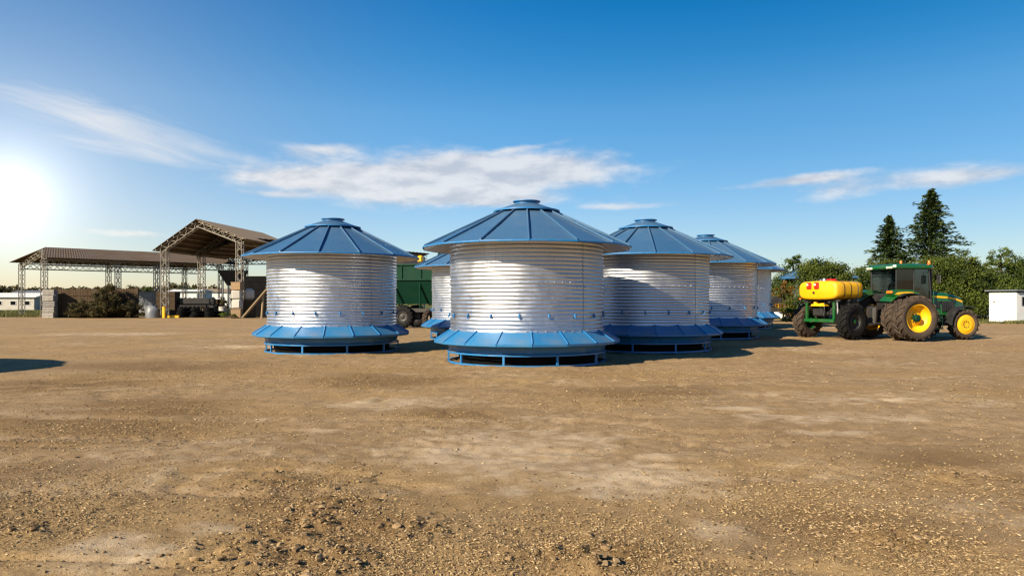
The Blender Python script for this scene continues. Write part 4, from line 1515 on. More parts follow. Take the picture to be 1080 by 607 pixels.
shedC = empty('lean_to_shed', PC(0, 0, 0))
tag(shedC, 'dark lean-to roof running right from the tall shed behind the left bin', 'shed')
under(shedC, corr_roof(PC(0, 0, 8.75), PC(CL, 0, 8.75), PC(CL, CW, 7.0), PC(0, CW, 7.0), 80, 0.05, 0.05), 'roof_slope', M['rust_roof'])
for s in (6, 18, 30):
    under(shedC, lattice(PC(s, 0.5, 0), PC(s, 0.5, 8.2), 0.6, 0.62, 0.05, 0.034, (1, 0, 0)), 'column', M['lattice'])
    under(shedC, lattice(PC(s, CW - 0.5, 0), PC(s, CW - 0.5, 6.7), 0.6, 0.62, 0.05, 0.034, (1, 0, 0)), 'column', M['lattice'])
    under(shedC, lattice(PC(s, 0.2, 8.25), PC(s, CW - 0.2, 6.6), 0.45, 0.6, 0.045, 0.03), 'rafter', M['lattice'])
under(shedC, lattice(PC(0.2, 0.5, 8.2), PC(CL - 0.2, 0.5, 8.2), 0.5, 0.65, 0.05, 0.034), 'girder', M['lattice'])
for k in range(5):
    t_ = 1 + 1.75 * k
    under(shedC, MB().tube([PC(0, t_, 8.60 - 1.75 * t_ / 9), PC(CL, t_, 8.60 - 1.75 * t_ / 9)], 0.06, 4), 'purlin', M['lattice'])


# ------------------------------------------------------------------ goods under and around the sheds
def box_thing(name, x, y, sx, sy, sz, rz, mat, label, cat, group=None, z=None, slats=0, bev=0.03, slat_mat=None, lid=False):
    e = empty(name, (x, y, gz(x, y) if z is None else z), R(rz))
    tag(e, label, cat, group)
    MB().box(0, 0, sz / 2, sx, sy, sz, bev=bev).build('body', mat, e)
    for k in range(slats):
        zz = sz * (k + 0.5) / slats
        for s in (-1, 1):
            MB().box(0, s * (sy / 2 + 0.012), zz, sx * 0.99, 0.024, sz / slats * 0.72).build('slat', slat_mat or mat, e)
            MB().box(s * (sx / 2 + 0.012), 0, zz, 0.024, sy * 0.99, sz / slats * 0.72).build('slat', slat_mat or mat, e)
    if lid:
        MB().box(0, 0, sz + 0.02, sx + 0.06, sy + 0.06, 0.05, bev=0.015).build('lid', slat_mat or mat, e)
    return e


# white crates piled at the left end of the timber wall
for k in range(5):
    D = 73.6
    where = ('lowest', 'second lowest', 'middle', 'second highest', 'topmost')[k]
    box_thing('crate', at(53, D), D, 1.05, 1.0, 0.56, 8 + 5 * (k % 3), M['wood'], where + ' white slatted crate in the pile beside the shed post', 'crate',
              'white crates piled by the shed', z=0.60 * k, slats=3, slat_mat=M['bale'])
# long timber wall made of boards
D = 74.6
tw_ = empty('timber_wall', (at(102, D), D, 0))
tag(tw_, 'long dark timber board wall under the low open shed', 'wall')
x0, x1 = at(60, D), at(146, D)
MB().box((x0 + x1) / 2 - at(102, D), 0.06, 1.45, x1 - x0, 0.08, 2.9).build('backing', M['wood'], tw_)
nb = 34
for k in range(nb):
    bw = (x1 - x0) / nb
    MB().box(x0 + bw * (k + 0.5) - at(102, D), -0.03 + 0.012 * (k % 3), 1.55 + random.uniform(-0.06, 0.06), bw * 0.93, 0.06, 3.06 + random.uniform(-0.1, 0.1)).build('board', M['wood'], tw_)
for zz in (0.5, 2.4):
    MB().box((x0 + x1) / 2 - at(102, D), -0.085, zz, x1 - x0, 0.05, 0.14).build('rail', M['wood'], tw_)
D = 78
box_thing('storage_box', at(177.5, D), D, 2.0, 1.4, 2.8, 4, M['wood'], 'dark brown box standing behind the left column of tall shed', 'box', slats=5, slat_mat=M['wood'])
D = 86
box_thing('container', at(156, D), D, 2.6, 2.0, 2.9, -6, M['grey'], 'blue grey container standing behind the timber wall end', 'container', lid=True, slats=4, slat_mat=M['grey'])
D = 73.5
# heap under grey sheet
v, f = [], []
nr, nc = 7, 16
rr_ = random.Random(9)
for i in range(nr):
    ph = (math.pi / 2) * i / (nr - 1)
    for k in range(nc):
        a = 2 * math.pi * k / nc
        q = 1 + rr_.uniform(-0.12, 0.12)
        v.append((0.75 * math.cos(a) * math.cos(ph) ** 0.6 * q, 0.6 * math.sin(a) * math.cos(ph) ** 0.6 * q, 1.35 * math.sin(ph) * q))
for i in range(nr - 1):
    for k in range(nc):
        f.append((i * nc + k, i * nc + (k + 1) % nc, (i + 1) * nc + (k + 1) % nc, (i + 1) * nc + k))
hp = MB().add(v, f).build('covered_heap', M['grey'], None, 60)
hp.location = (at(161, D), D, 0)
tag(hp, 'grey sheeted heap between timber wall and tall shed column', 'heap')
D = 73.2
box_thing('yellow_bollard', at(173, D), D, 0.28, 0.28, 1.15, 0, M['yellow'], 'yellow upright guard post at the foot of tall shed column', 'bollard', lid=True)
D = 73.8
box_thing('yellow_beam', at(183, D), D, 1.2, 0.2, 0.22, 0, M['yellow'], 'yellow beam lying on the ground by tall shed column', 'beam', lid=True)
# tyres and barrels: the dark junk under the tall shed
rnd = random.Random(21)
spots = [(192, 75.5, 0.55), (199, 76.5, 0.6), (206, 75.0, 0.5), (213, 76.2, 0.62), (221, 75.4, 0.55), (229, 76.6, 0.6)]
for k, (px, D, r_) in enumerate(spots):
    nth = ('first', 'second', 'third', 'fourth', 'fifth', 'sixth')[k]
    for lv in range(2 if k % 2 else 3):
        e = empty('scrap_tyre', (at(px, D) + rnd.uniform(-.1, .1), D + rnd.uniform(-.1, .1), 0.36 * lv + 0.18), rnd.uniform(0, 3))
        tag(e, ('bottom', 'upper', 'topmost')[lv] + ' black tyre of the ' + nth + ' stack from the left under tall shed', 'tyre', 'scrap tyres stacked under the tall shed')
        o = tyre_mb(r_, 0.34, r_ * 0.52, 15).build('tread', M['tyre_black'], e, 35)
        o.rotation_euler = (R(90), 0, 0)
for k, (px, D, mt, lab) in enumerate(((217, 78.5, 'wood', 'brown drum behind the stacked tyres under tall shed'), (225, 79, 'grey', 'grey drum behind the stacked tyres under tall shed'), (235, 77.5, 'bale', 'white drum standing right of the stacked tyres'))):
    e = empty('drum', (at(px, D), D, 0))
    tag(e, lab, 'drum', 'drums under the tall shed')
    MB().lathe([(0, 0), (0.42, 0), (0.44, 0.03), (0.42, 0.06), (0.42, 0.55), (0.44, 0.58), (0.42, 0.61), (0.42, 1.1), (0.44, 1.13), (0.42, 1.16), (0, 1.15)], 20).build('shell', M[mt], e, 40)
    MB().lathe([(0.06, 1.15), (0.06, 1.2), (0, 1.2)], 10, 'Z', (0.2, 0.1, 0)).build('bung', M['steel'], e)
D = 81.0
e = empty('box_trailer', (at(211, D), D, 0), R(3))
tag(e, 'dark high sided trailer behind the stacked tyres under tall shed', 'trailer')
MB().box(0, 0, 1.30, 4.9, 2.0, 1.35, bev=0.05).build('body', M['dark'], e)
for k in range(8):
    MB().box(-2.3 + 0.657 * k, -1.03, 1.30, 0.10, 0.07, 1.32).build('stake', M['wood'], e)
for x in (-1.6, 1.6):
    for q in (-1, 1):
        make_wheel(e, (x, q * 0.85, 0.45), 0.45, 0.26, 0.24, q, M['tyre_black'], M['iron'], M['iron'], 0.03)
# scrap: an old seed drill frame with small wheels, seen as dark clutter
D = 78.0
e = empty('old_implement', (at(208, D), D, 0), R(8))
tag(e, 'dark old farm implement with tines parked under tall shed', 'implement')
MB().box(0, 0, 1.25, 4.2, 0.16, 0.16).box(0, 0.9, 1.25, 4.2, 0.14, 0.14).box(-1.9, 0.45, 1.25, 0.12, 1.0, 0.12).box(1.9, 0.45, 1.25, 0.12, 1.0, 0.12).build('frame', M['iron'], e)
MB().box(0, 0.4, 1.75, 3.6, 0.6, 0.7, bev=0.08).build('seed_box', M['iron'], e)
for k in range(9):
    x = -1.8 + 0.45 * k
    MB().tube([(x, 0, 1.25), (x - 0.05, -0.25, 0.8), (x, -0.1, 0.35), (x, 0.15, 0.05)], 0.035, 6).build('tine', M['iron'], e)
for s in (-1, 1):
    make_wheel(e, (s * 2.2, 0.45, 0.5), 0.5, 0.25, 0.26, -1, M['tyre_black'], M['iron'], M['iron'], 0.03).rotation_euler = (0, 0, R(90))
# stacked boxes by the right column
D = 73.0
box_thing('cardboard_box', at(250, D), D, 1.0, 0.9, 0.9, 5, M['card'], 'brown cardboard box on the ground by the shed column', 'box', 'boxes stacked by the tall shed column', z=0, lid=True)
box_thing('white_sack_bale', at(250.5, D), D, 0.95, 0.85, 0.95, -4, M['bale'], 'white bale resting on the brown box by the column', 'bale', 'boxes stacked by the tall shed column', z=0.98, bev=0.12)
box_thing('white_sack_bale', at(250, D), D, 0.95, 0.85, 0.95, 6, M['bale'], 'upper white bale below the topmost brown box', 'bale', 'boxes stacked by the tall shed column', z=1.95, bev=0.12)
box_thing('cardboard_box', at(250.5, D), D, 1.0, 0.9, 0.78, -3, M['card'], 'topmost brown cardboard box high in the stack by the column', 'box', 'boxes stacked by the tall shed column', z=2.92, lid=True)
D = 74.2
box_thing('white_sack_bale', at(263, D), D, 1.0, 0.9, 1.2, 18, M['bale'], 'white sack right of the column, above the sloping plank', 'bale', z=1.9, bev=0.25)
box_thing('wooden_stand', at(263, D), D, 1.1, 1.0, 1.86, 10, M['wood'], 'dark wooden stand that carries the white sack', 'stand', z=0, slats=4, slat_mat=M['wood'])
# black container
D = 78.0
box_thing('dark_container', at(277, D), D, 3.6, 2.4, 4.5, -3, M['dark'], 'black container behind the sloping plank, left of first bin', 'container', z=0, slats=6, slat_mat=M['dark'])
# sloping plank with a prop
D = 71.0
e = empty('loading_plank', (at(256, D), D, 0))
tag(e, 'long pale plank leaning up to the right on a thin prop', 'plank')
pa, pb = Vector((0, 0, 0.08)), Vector((at(289, D) - at(256, D), 0.3, zof(295, D)))
dvec = pb - pa
rot = dvec.to_track_quat('X', 'Z').to_matrix()
c_ = (pa + pb) / 2
for s in (-1, 1):
    MB().box(c_.x, c_.y + s * 0.17, c_.z, dvec.length, 0.31, 0.12, rot).build('board', M['plank'], e)
for k in range(9):
    q = pa.lerp(pb, (k + 0.6) / 9.4)
    MB().box(q.x, q.y, q.z + 0.09, 0.07, 0.68, 0.05, rot).build('cleat', M['plank'], e)
MB().tube([(at(275, D) - at(256, D), 0.25, 0), (at(277, D) - at(256, D), 0.2, zof(310, D))], 0.11, 8).build('prop', M['plank'], e)
# hopper on legs
D = 82.0
e = empty('feed_hopper', (at(246, D), D, 0))
tag(e, 'dark tapered hopper on a steel leg frame behind tall shed column', 'hopper')
zt, zb = zof(285, D), zof(301, D)
v = []
for z, h_ in ((zt, 1.35), (zt - 0.15, 1.35), (zb, 0.55)):
    v += [(-h_, -1.1 * h_ / 1.35, z), (h_, -1.1 * h_ / 1.35, z), (h_, 1.1 * h_ / 1.35, z), (-h_, 1.1 * h_ / 1.35, z)]
f = [(0, 1, 2, 3), (11, 10, 9, 8)]
for i in range(2):
    for k in range(4):
        f.append((4 * i + k, 4 * i + (k + 1) % 4, 4 * i + 4 + (k + 1) % 4, 4 * i + 4 + k))
MB().add(v, f).build('bin', M['iron'], e)
for sx in (-1, 1):
    for sy in (-1, 1):
        MB().tube([(sx * 0.9, sy * 0.7, 0), (sx * 0.9, sy * 0.7, zt - 0.6)], 0.07, 6).build('leg', M['grey'], e)


# low white buildings beyond the left sheds
def house(name, x, y, L, Wd, H, rise, rz, wall, roof, label, nwin=3):
    e = empty(name, (x, y, gz(x, y)), R(rz))
    tag(e, label, 'building')
    MB().box(0, 0, H / 2, L, Wd, H).build('wall', wall, e)
    rf_ = MB().prism([(-Wd / 2 - 0.4, H + 0.003), (Wd / 2 + 0.4, H + 0.003), (0, H + rise)], -L / 2 - 0.4, L / 2 + 0.4, 'X').build('roof', roof, e)
    for k in range(nwin):
        xx_ = -L / 2 + L * (k + 0.5) / nwin
        wv = MB().box(xx_, -Wd / 2 - 0.02, H * 0.55, L / nwin * 0.42, 0.06, H * 0.36).build('window', M['white'], e)
        MB().box(xx_, -Wd / 2 - 0.055, H * 0.55, L / nwin * 0.36, 0.02, H * 0.30).build('pane', M['dark'], wv)
    return e


D = 150
house('long_shed', at(12, D), D, 14, 8, 2.6, 1.0, 4, M['bale'], M['white'], 'long low white building at the far left edge', 5)
D = 155
house('long_shed', at(48, D), D, 12, 8, 3.0, 1.2, -3, M['bale'], M['grey'], 'low white building seen past the far left shed posts', 4)
D = 120
house('white_hall', at(201, D), D, 4.8, 6, 3.4, 0.4, 0, M['white'], M['white'], 'white hall seen through tall shed left of centre', 6)
D = 190
house('white_hall', at(236, D), D, 11, 8, 4.2, 1.0, 0, M['white'], M['rust_top'], 'distant pale house behind the hopper, on the horizon', 4)

# ------------------------------------------------------------------ trees
def leaf_cloud(pts, size, rng, tone, aspect=0.6, flat=0.0):
    """one small bent quad per point"""
    n = len(pts)
    d = rng.normal(size=(n, 3))
    d[:, 2] *= (1 - flat)
    d /= np.linalg.norm(d, axis=1, keepdims=True) + 1e-9
    q = rng.normal(size=(n, 3))
    s_ = np.cross(d, q)
    s_ /= np.linalg.norm(s_, axis=1, keepdims=True) + 1e-9
    sz = size * (0.6 + 0.8 * rng.random(n))[:, None]
    v = np.stack([pts - d * sz * 0.5, pts + s_ * sz * aspect * 0.5, pts + d * sz * 0.5, pts - s_ * sz * aspect * 0.5], 1).reshape(-1, 3)
    f = np.arange(n * 4).reshape(n, 4)
    return v, f, np.repeat(tone, 4)


def broad_tree(name, x, y, h, blobs, seed, mat, label, leaf=0.20, dens=1.0, group='trees behind the yard', trunk_r=0.18, cat='tree'):
    """blobs: (dx, dy, z, rx, rz) lobes of the crown"""
    rng = np.random.default_rng(seed)
    e = empty(name, (x, y, gz(x, y) - 0.05))
    tag(e, label, cat, group)
    P_, T_ = [], []
    for (bx, by, bz, rx, rz) in blobs:
        nc_ = max(9, int(15 * rx * rx * dens))                     # clumps on the lobe
        d = rng.normal(size=(nc_, 3))
        d /= np.linalg.norm(d, axis=1, keepdims=True)
        rad = 0.45 + 0.62 * rng.random(nc_) ** 0.6
        cpos = d * rad[:, None] * np.array([rx, rx, rz]) + np.array([bx, by, bz])
        csz = rx * (0.15 + 0.24 * rng.random(nc_) ** 1.5)
        ctone = rng.random(nc_)
        for c0, s0, t0 in zip(cpos, csz, ctone):
            m_ = int(75 + 110 * rng.random())
            g_ = rng.normal(size=(m_, 3)) * s0 * np.array([0.62, 0.62, 0.45])
            P_.append(c0 + g_)
            T_.append(np.clip(0.05 + 0.75 * t0 + 0.4 * (rng.random(m_) - 0.5), 0, 1))
    pts = np.concatenate(P_)
    ton = np.concatenate(T_)
    ok = pts[:, 2] > 0.25
    v, f, tn = leaf_cloud(pts[ok], leaf * 0.74, rng, ton[ok], 0.6)
    o = np_mesh('crown', v, f, mat, False, {'tone': tn}, e)
    mb = MB()
    top = max(b_[2] for b_ in blobs)
    bend = rng.uniform(-0.3, 0.3, 2)
    mb.tube([(0, 0, -0.1), (bend[0] * .3, bend[1] * .3, top * 0.35), (bend[0], bend[1], top)], [trunk_r * 1.3, trunk_r, trunk_r * 0.35], 8)
    for (bx, by, bz, rx, rz) in blobs:
        mb.tube([(bend[0] * .3, bend[1] * .3, min(top * 0.35, bz * 0.6)), (bx * 0.6, by * 0.6, bz * 0.8), (bx, by, bz + rz * 0.4)], [trunk_r * 0.55, trunk_r * 0.35, 0.03], 6)
    mb.build('trunk', M['bark'], e, 50)
    return e


def spruce(x, y, h, rad, seed, label, lean=0.0):
    rng = np.random.default_rng(seed)
    e = empty('spruce_tree', (x, y, gz(x, y) - 0.05))
    tag(e, label, 'tree', 'spruces behind the tractor')
    MB().tube([(0, 0, 0), (lean * 0.5, 0, h * 0.5), (lean, 0, h)], [0.24, 0.14, 0.015], 8).build('trunk', M['bark'], e, 50)
    P_, Dv, T_, S_ = [], [], [], []
    z = 0.7
    while z < h - 0.05:
        f = z / h
        L0 = rad * (1 - f) ** 0.86 * (0.82 + 0.36 * rng.random()) + 0.08
        nb_ = int(7 + 7 * (1 - f))
        ph0 = rng.random() * 6.28
        for k in range(nb_):
            a = ph0 + 2 * math.pi * k / nb_ + rng.normal() * 0.18
            Lb = L0 * (0.50 + 0.66 * rng.random())
            tone_b = rng.random()
            q_ = rng.random()
            if q_ < 0.05:
                continue
            if q_ > 0.88:
                Lb *= 1.28
            up0 = 0.18 + 0.55 * f
            m_ = int(18 + 70 * Lb / rad)
            tt = rng.random(m_) ** 0.8
            r_ = Lb * tt
            zz = z + r_ * up0 - 0.62 * (1 - f * 0.6) * r_ * tt + 0.10 * rng.normal(size=m_)
            wdt = 0.24 * Lb * (1 - tt * 0.75) + 0.05
            off = rng.normal(size=m_) * wdt * 0.55
            P_.append(np.stack([np.cos(a) * r_ - np.sin(a) * off + lean * f, np.sin(a) * r_ + np.cos(a) * off, zz - 0.10 * np.abs(off)], -1))
            dd = np.stack([np.full(m_, np.cos(a)) - np.sin(a) * np.sign(off) * 0.7, np.full(m_, np.sin(a)) + np.cos(a) * np.sign(off) * 0.7, np.full(m_, -0.25) + 0.35 * f + 0.3 * rng.normal(size=m_)], -1)
            Dv.append(dd)
            T_.append(np.clip(0.15 + 0.5 * tone_b + 0.3 * tt + 0.3 * (rng.random(m_) - 0.5), 0, 1))
        z += 0.20 + 0.14 * (1 - f)
    pts, dd, ton = np.concatenate(P_), np.concatenate(Dv), np.concatenate(T_)
    n = len(pts)
    dd /= np.linalg.norm(dd, axis=1, keepdims=True)
    q = rng.normal(size=(n, 3)) * 0.5 + np.array([0, 0, 1.0])
    s_ = np.cross(dd, q)
    s_ /= np.linalg.norm(s_, axis=1, keepdims=True) + 1e-9
    sz = (0.22 + 0.22 * rng.random(n))[:, None]
    v = np.stack([pts - dd * sz * 0.5, pts + s_ * sz * 0.20, pts + dd * sz * 0.6, pts - s_ * sz * 0.20], 1).reshape(-1, 3)
    np_mesh('crown', v, np.arange(n * 4).reshape(n, 4), M['spruce'], False, {'tone': np.repeat(ton, 4)}, e)
    return e


D = 64
spruce(at(982, D), D, zof(203, D), 4.6, 5, 'tallest dark spruce rising behind the tractor cab')
D = 66
spruce(at(938, D), D, zof(231, D), 4.0, 6, 'shorter dark spruce left of the tallest one')


def lobes(seed, n, spread, zc, zspread, r, squash=0.85):
    rr = random.Random(seed)
    return [(rr.uniform(-spread, spread), rr.uniform(-spread, spread) * 0.7, zc + rr.uniform(-zspread, zspread), r * rr.uniform(0.65, 1.15), r * squash * rr.uniform(0.65, 1.1)) for _ in range(n)]


D = 46.5
broad_tree('round_tree', at(867, D), D, 5, [(0, 0, 3.0, 1.5, 1.2), (-0.55, 0, 3.45, 0.9, 0.7), (0.75, 0.1, 3.3, 1.0, 0.75), (0, -0.2, 1.9, 1.3, 1.0), (1.1, 0, 2.6, 0.9, 0.75)], 31, M['leaf'], 'round topped green tree just above the yellow tank', 0.15, 3.4, trunk_r=0.12)
D = 54
broad_tree('leafy_tree', at(836, D), D, 5.5, [(0.1, 0, 4.0, 0.8, 0.85), (0.3, 0, 4.6, 0.45, 0.5), (-0.3, 0.2, 3.0, 1.2, 1.0), (0.2, 0, 2.0, 1.5, 1.2)], 32, M['leaf_light'], 'sparse light green tree with thin top left of the round tree', 0.16, 1.5, trunk_r=0.1)
D = 50
broad_tree('autumn_bush', at(829, D), D, 3, [(0, 0, 1.5, 0.75, 1.1), (-0.3, 0.1, 2.4, 0.6, 0.7), (0.4, 0, 0.9, 0.7, 0.8)], 33, M['leaf_autumn'], 'orange tinged bush beside the farthest bin', 0.14, 2.0, trunk_r=0.06, cat='bush')
D = 45
broad_tree('leafy_bush', at(845, D), D, 3, [(0, 0, 1.3, 1.0, 1.2), (0.5, 0, 2.0, 0.8, 0.8), (-0.2, 0, 0.6, 1.0, 0.7)], 34, M['leaf'], 'green bush behind the tank trailer wheel', 0.14, 2.0, trunk_r=0.06, cat='bush')
D = 56
broad_tree('leafy_tree', at(908, D), D, 5, [(0, 0, 2.6, 1.5, 1.4), (0.3, 0, 3.9, 0.6, 0.7), (-0.8, 0.2, 2.0, 1.3, 1.1), (0.9, 0, 2.4, 1.2, 1.1), (0.2, 0, 1.2, 1.8, 1.0)], 35, M['leaf_light'], 'light green tree between yellow tank and tractor cab', 0.17, 1.6)
D = 60
broad_tree('dense_tree', at(965, D), D, 6, lobes(1, 6, 2.4, 2.9, 1.4, 1.6) + [(0, 0, 1.2, 2.4, 1.1)], 36, M['leaf'], 'dense dark tree directly behind the tractor cab', 0.18, 1.4)
D = 58
broad_tree('dense_tree', at(1011, D), D, 6.5, [(0, 0, 4.4, 1.6, 1.2), (-1.2, 0, 3.3, 1.6, 1.3), (1.3, 0, 3.5, 1.6, 1.3), (0, 0, 2.2, 2.3, 1.6), (0.2, 0, 1.0, 2.2, 1.0)], 37, M['leaf'], 'broad dark green tree right of the spruces', 0.18, 1.5)
D = 66
broad_tree('sparse_tree', at(1056, D), D, 7, [(0, 0, 5.6, 1.15, 1.0), (1.1, 0, 5.2, 0.95, 0.9), (-0.7, 0, 4.4, 1.2, 1.0), (0.6, 0, 3.6, 1.6, 1.2), (-0.2, 0, 2.2, 2.2, 1.5)], 38, M['leaf_light'], 'taller open crowned tree with sky gaps above the white shed', 0.17, 1.0)
D = 68
broad_tree('dense_tree', at(1085, D), D, 6, [(0, 0, 4.3, 1.8, 1.4), (1.2, 0, 5.2, 1.1, 1.0), (-1.2, 0, 3.2, 1.6, 1.3), (0, 0, 2.0, 2.4, 1.5)], 39, M['leaf'], 'dark tree cut by the right edge above the white shed', 0.18, 1.3)
D = 72
broad_tree('dense_tree', at(1032, D), D, 5, [(0, 0, 2.9, 1.9, 1.5), (-1.6, 0, 2.4, 1.6, 1.3), (1.5, 0, 2.5, 1.7, 1.4), (0, 0, 1.2, 2.6, 1.1)], 40, M['leaf_light'], 'olive tinged tree behind the small white outbuilding', 0.18, 1.2)
D = 73.4
broad_tree('dusty_bush', at(86, D), D, 2.6, [(0, 0, 0.9, 1.2, 0.9), (-0.9, 0, 0.6, 0.9, 0.6), (0.8, 0, 1.0, 0.9, 0.7)], 41, M['leaf_dry'], 'low dusty bush in front of the timber wall, left one', 0.2, 1.3, 'bushes by the sheds', 0.06, 'bush')
broad_tree('dusty_bush', at(112, D), D, 3.6, [(0, 0, 1.4, 1.5, 1.3), (0.2, 0, 2.6, 1.0, 0.9), (-0.8, 0, 1.0, 1.1, 0.9), (0.9, 0, 1.3, 1.0, 1.0)], 42, M['leaf_dry'], 'big dusty bush rising above the timber wall top', 0.22, 1.3, 'bushes by the sheds', 0.08, 'bush')
broad_tree('dusty_bush', at(136, D), D, 2.2, [(0, 0, 0.9, 1.0, 0.9), (0.7, 0, 0.7, 0.8, 0.7)], 44, M['leaf_dry'], 'small dusty bush at the right end of the timber wall', 0.2, 1.4, 'bushes by the sheds', 0.05, 'bush')
broad_tree('dusty_bush', at(232, 79.5), 79.5, 2.4, [(0, 0, 1.0, 1.0, 0.9), (-0.9, 0, 0.8, 0.9, 0.7)], 45, M['leaf_dry'], 'dusty bush right of the dark trailer under tall shed', 0.2, 1.4, 'bushes by the sheds', 0.05, 'bush')
D = 72
broad_tree('weed_clump', at(240, D), D, 1, [(0, 0, 0.3, 0.6, 0.35), (0.5, 0, 0.25, 0.4, 0.3)], 43, M['leaf_light'], 'small green weed clump at the foot of right shed column', 0.14, 2.5, 'bushes by the sheds', 0.02, 'weeds')
# single trees on the left horizon
far = [(-6, 190, 6.0, 'leaf_dry'), (18, 200, 5.6, 'leaf_dry'), (38, 185, 5.0, 'leaf_dry'), (72, 210, 5.4, 'leaf_dry'), (95, 190, 5.0, 'leaf_dry'), (140, 200, 6.4, 'leaf_dry'),
       (156, 185, 6.0, 'leaf'), (183, 200, 5.6, 'leaf'), (197, 190, 6.4, 'leaf'), (222, 205, 5.6, 'leaf_dry'), (248, 215, 5.0, 'leaf')]
words = ['at the left frame edge', 'over the white roof at far left', 'between the first two shed posts', 'just left of the dusty bushes', 'above the timber wall middle', 'above the timber wall right end',
         'over the grey container', 'left of the white hall', 'over the white hall roof', 'right of the white hall', 'behind the hopper']
for k, ((px, D, hh, mt), wd_) in enumerate(zip(far, words)):
    broad_tree('far_tree', at(px, D), D, hh, [(0, 0, hh * 0.62, hh * 0.36, hh * 0.3), (hh * 0.35, 0, hh * 0.45, hh * 0.3, hh * 0.25), (-hh * 0.4, 0, hh * 0.4, hh * 0.32, hh * 0.27)], 60 + k, M[mt],
               'far tree on the horizon ' + wd_, 0.45, 0.55, 'far trees on the left horizon', 0.14)
# continuous wood along the horizon
rng = np.random.default_rng(99)
n = 26000
ax_ = np.concatenate([rng.uniform(-0.86, 0.9, n)])
Dw = rng.uniform(300, 345, n)
top = 5.0 + 4.5 * fbm(ax_ * 22, ax_ * 0 + 3, 4, 5) + 2.0 * vnoise(ax_ * 120, ax_ * 0, 8)
zz = top * rng.random(n) ** 0.7
pts = np.stack([ax_ * Dw, Dw, zz], -1)
v, f, tn = leaf_cloud(pts, 1.5, rng, np.clip(rng.random(n), 0, 1), 0.7)
o = np_mesh('distant_wood', v, f, M['leaf_dry'], False, {'tone': tn})
tag(o, 'distant line of trees along the horizon', 'wood', kind='stuff')

# ------------------------------------------------------------------ right: white outbuildings, wagon, sheet-covered pile
D = 49.6
xc_ = at(1072, D)
e = empty('white_outbuilding', (xc_ - 2.1 * 0.259, D + 2.1 * 0.966, gz(xc_, D)), R(-75))
tag(e, 'white flat roofed outbuilding at the right edge with a dark window', 'outbuilding')
Lf, Wd, H = 2.10, 4.2, 2.12
MB().box(Lf / 2, Wd / 2, H / 2, Lf, Wd, H).build('wall', M['white'], e)
for k in range(9):
    MB().box(Lf * (k + 0.5) / 9, -0.008, H / 2, Lf / 9 * 0.95, 0.02, H - 0.02).build('panel', M['white'], e)
    MB().box(Lf + 0.008, Wd * (k + 0.5) / 9, H / 2, 0.02, Wd / 9 * 0.96, H - 0.02).build('panel', M['white'], e)
MB().prism([(-0.22, H + 0.10), (Wd + 0.3, H + 0.02), (Wd + 0.3, H + 0.12), (-0.22, H + 0.20)], -0.2, Lf + 0.25, 'X').build('roof', M['grey'], e)
wn = MB().box(Lf + 0.03, 0.75, 1.50, 0.05, 0.62, 0.66).build('window', M['grey'], e)
MB().box(Lf + 0.06, 0.75, 1.50, 0.02, 0.5, 0.54).build('pane', M['dark'], wn)
MB().box(0.42, -0.03, 1.45, 0.14, 0.05, 0.08).build('sign_plate', M['card'], e)
D = 66.0
x0 = at(1036, D)
e = empty('white_outbuilding', (x0, D, gz(x0, D)), R(-4))
tag(e, 'small white outbuilding between the tractor and the larger white one', 'outbuilding')
MB().box(0.2, 1.0, 0.98, 2.0, 2.0, 1.96).build('wall', M['white'], e)
MB().prism([(-0.25, 1.97), (2.25, 1.97), (2.25, 2.07), (-0.25, 2.15)], -1.0, 1.4, 'X').build('roof', M['rust_top'], e)
dr = MB().box(0.25, -0.02, 0.85, 0.75, 0.05, 1.6).build('door', M['white'], e)
MB().box(0.5, -0.06, 0.9, 0.06, 0.05, 0.12).build('handle', M['rust_roof'], dr)
MB().box(0.85, -0.02, 1.4, 0.25, 0.05, 0.4).build('vent', M['grey'], e)

D = 52.0
x0 = at(826, D)
e = empty('flat_wagon', (x0, D, gz(x0, D)), R(-6))
tag(e, 'dark low wagon with a black box, between last bin and trailer wheel', 'wagon')
MB().box(0.3, 0, 0.98, 4.4, 1.9, 0.16).build('deck', M['iron'], e)
MB().box(0.3, -0.92, 0.80, 4.4, 0.08, 0.2).box(0.3, 0.92, 0.80, 4.4, 0.08, 0.2).build('side_beam', M['iron'], e)
MB().box(-0.85, 0, 1.46, 1.15, 1.5, 0.78, bev=0.04).build('box', M['black'], e)
MB().box(-0.62, -0.8, 1.16, 0.22, 0.12, 0.3, bev=0.03).build('bracket', M['yellow'], e)
for k in range(4):
    MB().box(-1.4 + 1.15 * k, -0.95, 0.5, 0.1, 0.06, 0.8).build('stake', M['iron'], e)
for x in (-1.2, 1.8):
    for s in (-1, 1):
        make_wheel(e, (x, s * 0.75, 0.42), 0.42, 0.25, 0.22, s, M['tyre_black'], M['iron'], M['iron'], 0.03)
D = 62.0
rr_ = random.Random(19)
v, f = [], []
nr, nc = 7, 20
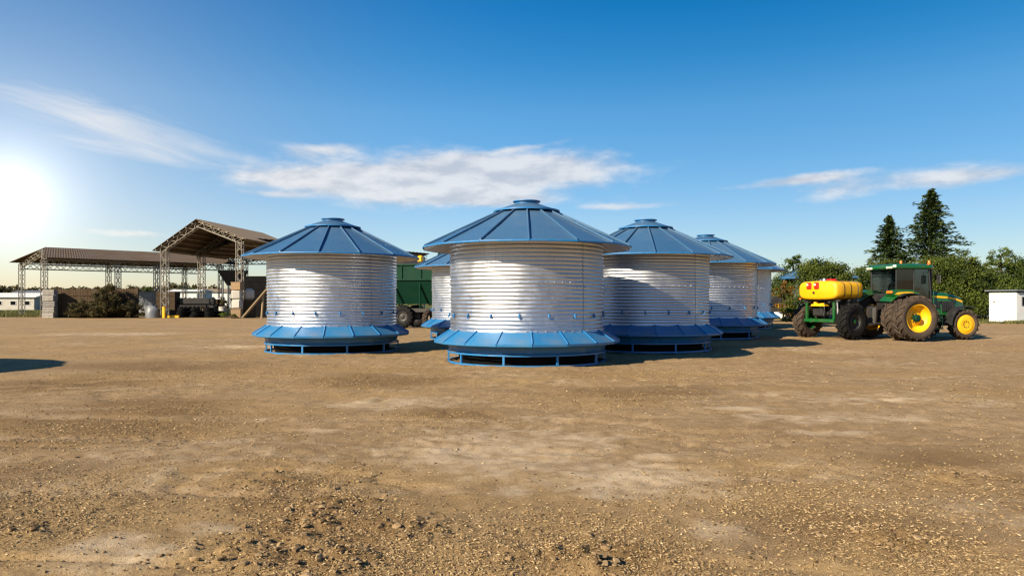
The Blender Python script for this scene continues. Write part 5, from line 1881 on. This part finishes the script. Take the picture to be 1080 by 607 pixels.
for i in range(nr):
    ph = (math.pi / 2) * i / (nr - 1)
    for k in range(nc):
        a = 2 * math.pi * k / nc
        q = 1 + rr_.uniform(-0.05, 0.05)
        v.append((1.7 * math.cos(a) * math.cos(ph) * q, 1.2 * math.sin(a) * math.cos(ph) * q, 1.9 * math.sin(ph) ** 1.3 * q))
for i in range(nr - 1):
    for k in range(nc):
        f.append((i * nc + k, i * nc + (k + 1) % nc, (i + 1) * nc + (k + 1) % nc, (i + 1) * nc + k))
hp = MB().add(v, f).build('sheeted_pile', M['white'], None, 60)
hp.location = (at(831, D), D, gz(at(831, D), D))
tag(hp, 'white sheet covered pile behind the dark wagon', 'pile')


# ------------------------------------------------------------------ grass along the edges of the yard
def grass(name, areas, per, hgt, label, seed):
    rng = np.random.default_rng(seed)
    V_, T_ = [], []
    for (xa, xb, ya, yb, nn) in areas:
        x = rng.uniform(xa, xb, nn)
        y = rng.uniform(ya, yb, nn)
        ed = 3.0 * (fbm(x * 0.12, y * 0.12, 3, 77) - 0.5)
        ok = fbm(x * 0.5, y * 0.5, 3, 5) > 0.40
        x, y = x[ok], y[ok]
        n_ = len(x)
        a = rng.random(n_) * 6.28
        h_ = hgt * (0.5 + rng.random(n_))
        wv = 0.03 + 0.03 * rng.random(n_)
        ln = rng.normal(size=(n_, 2)) * 0.4 * h_[:, None]
        b0 = np.stack([x, y, base_h(x, y) - 0.02], -1)
        sd = np.stack([np.cos(a), np.sin(a), a * 0], -1) * wv[:, None]
        tip = b0 + np.stack([ln[:, 0], ln[:, 1], h_], -1)
        V_.append(np.stack([b0 - sd, b0 + sd, tip], 1).reshape(-1, 3))
        T_.append(np.repeat(rng.random(n_), 3))
    v = np.concatenate(V_)
    o = np_mesh(name, v, np.arange(len(v)).reshape(-1, 3), M['grass'], False, {'tone': np.concatenate(T_)})
    tag(o, label, 'grass', kind='stuff')


grass('grass', [(30, 52, 46.5, 50, 9000), (28, 56, 50, 70, 9000), (12, 30, 57, 72, 5000)], 1, 0.17, 'short grass verge at the right by the white outbuildings', 3)
grass('grass', [(-66, -49, 77, 96, 9000), (-90, -56, 90, 130, 9000)], 1, 0.30, 'rough grass round the far left shed posts', 4)
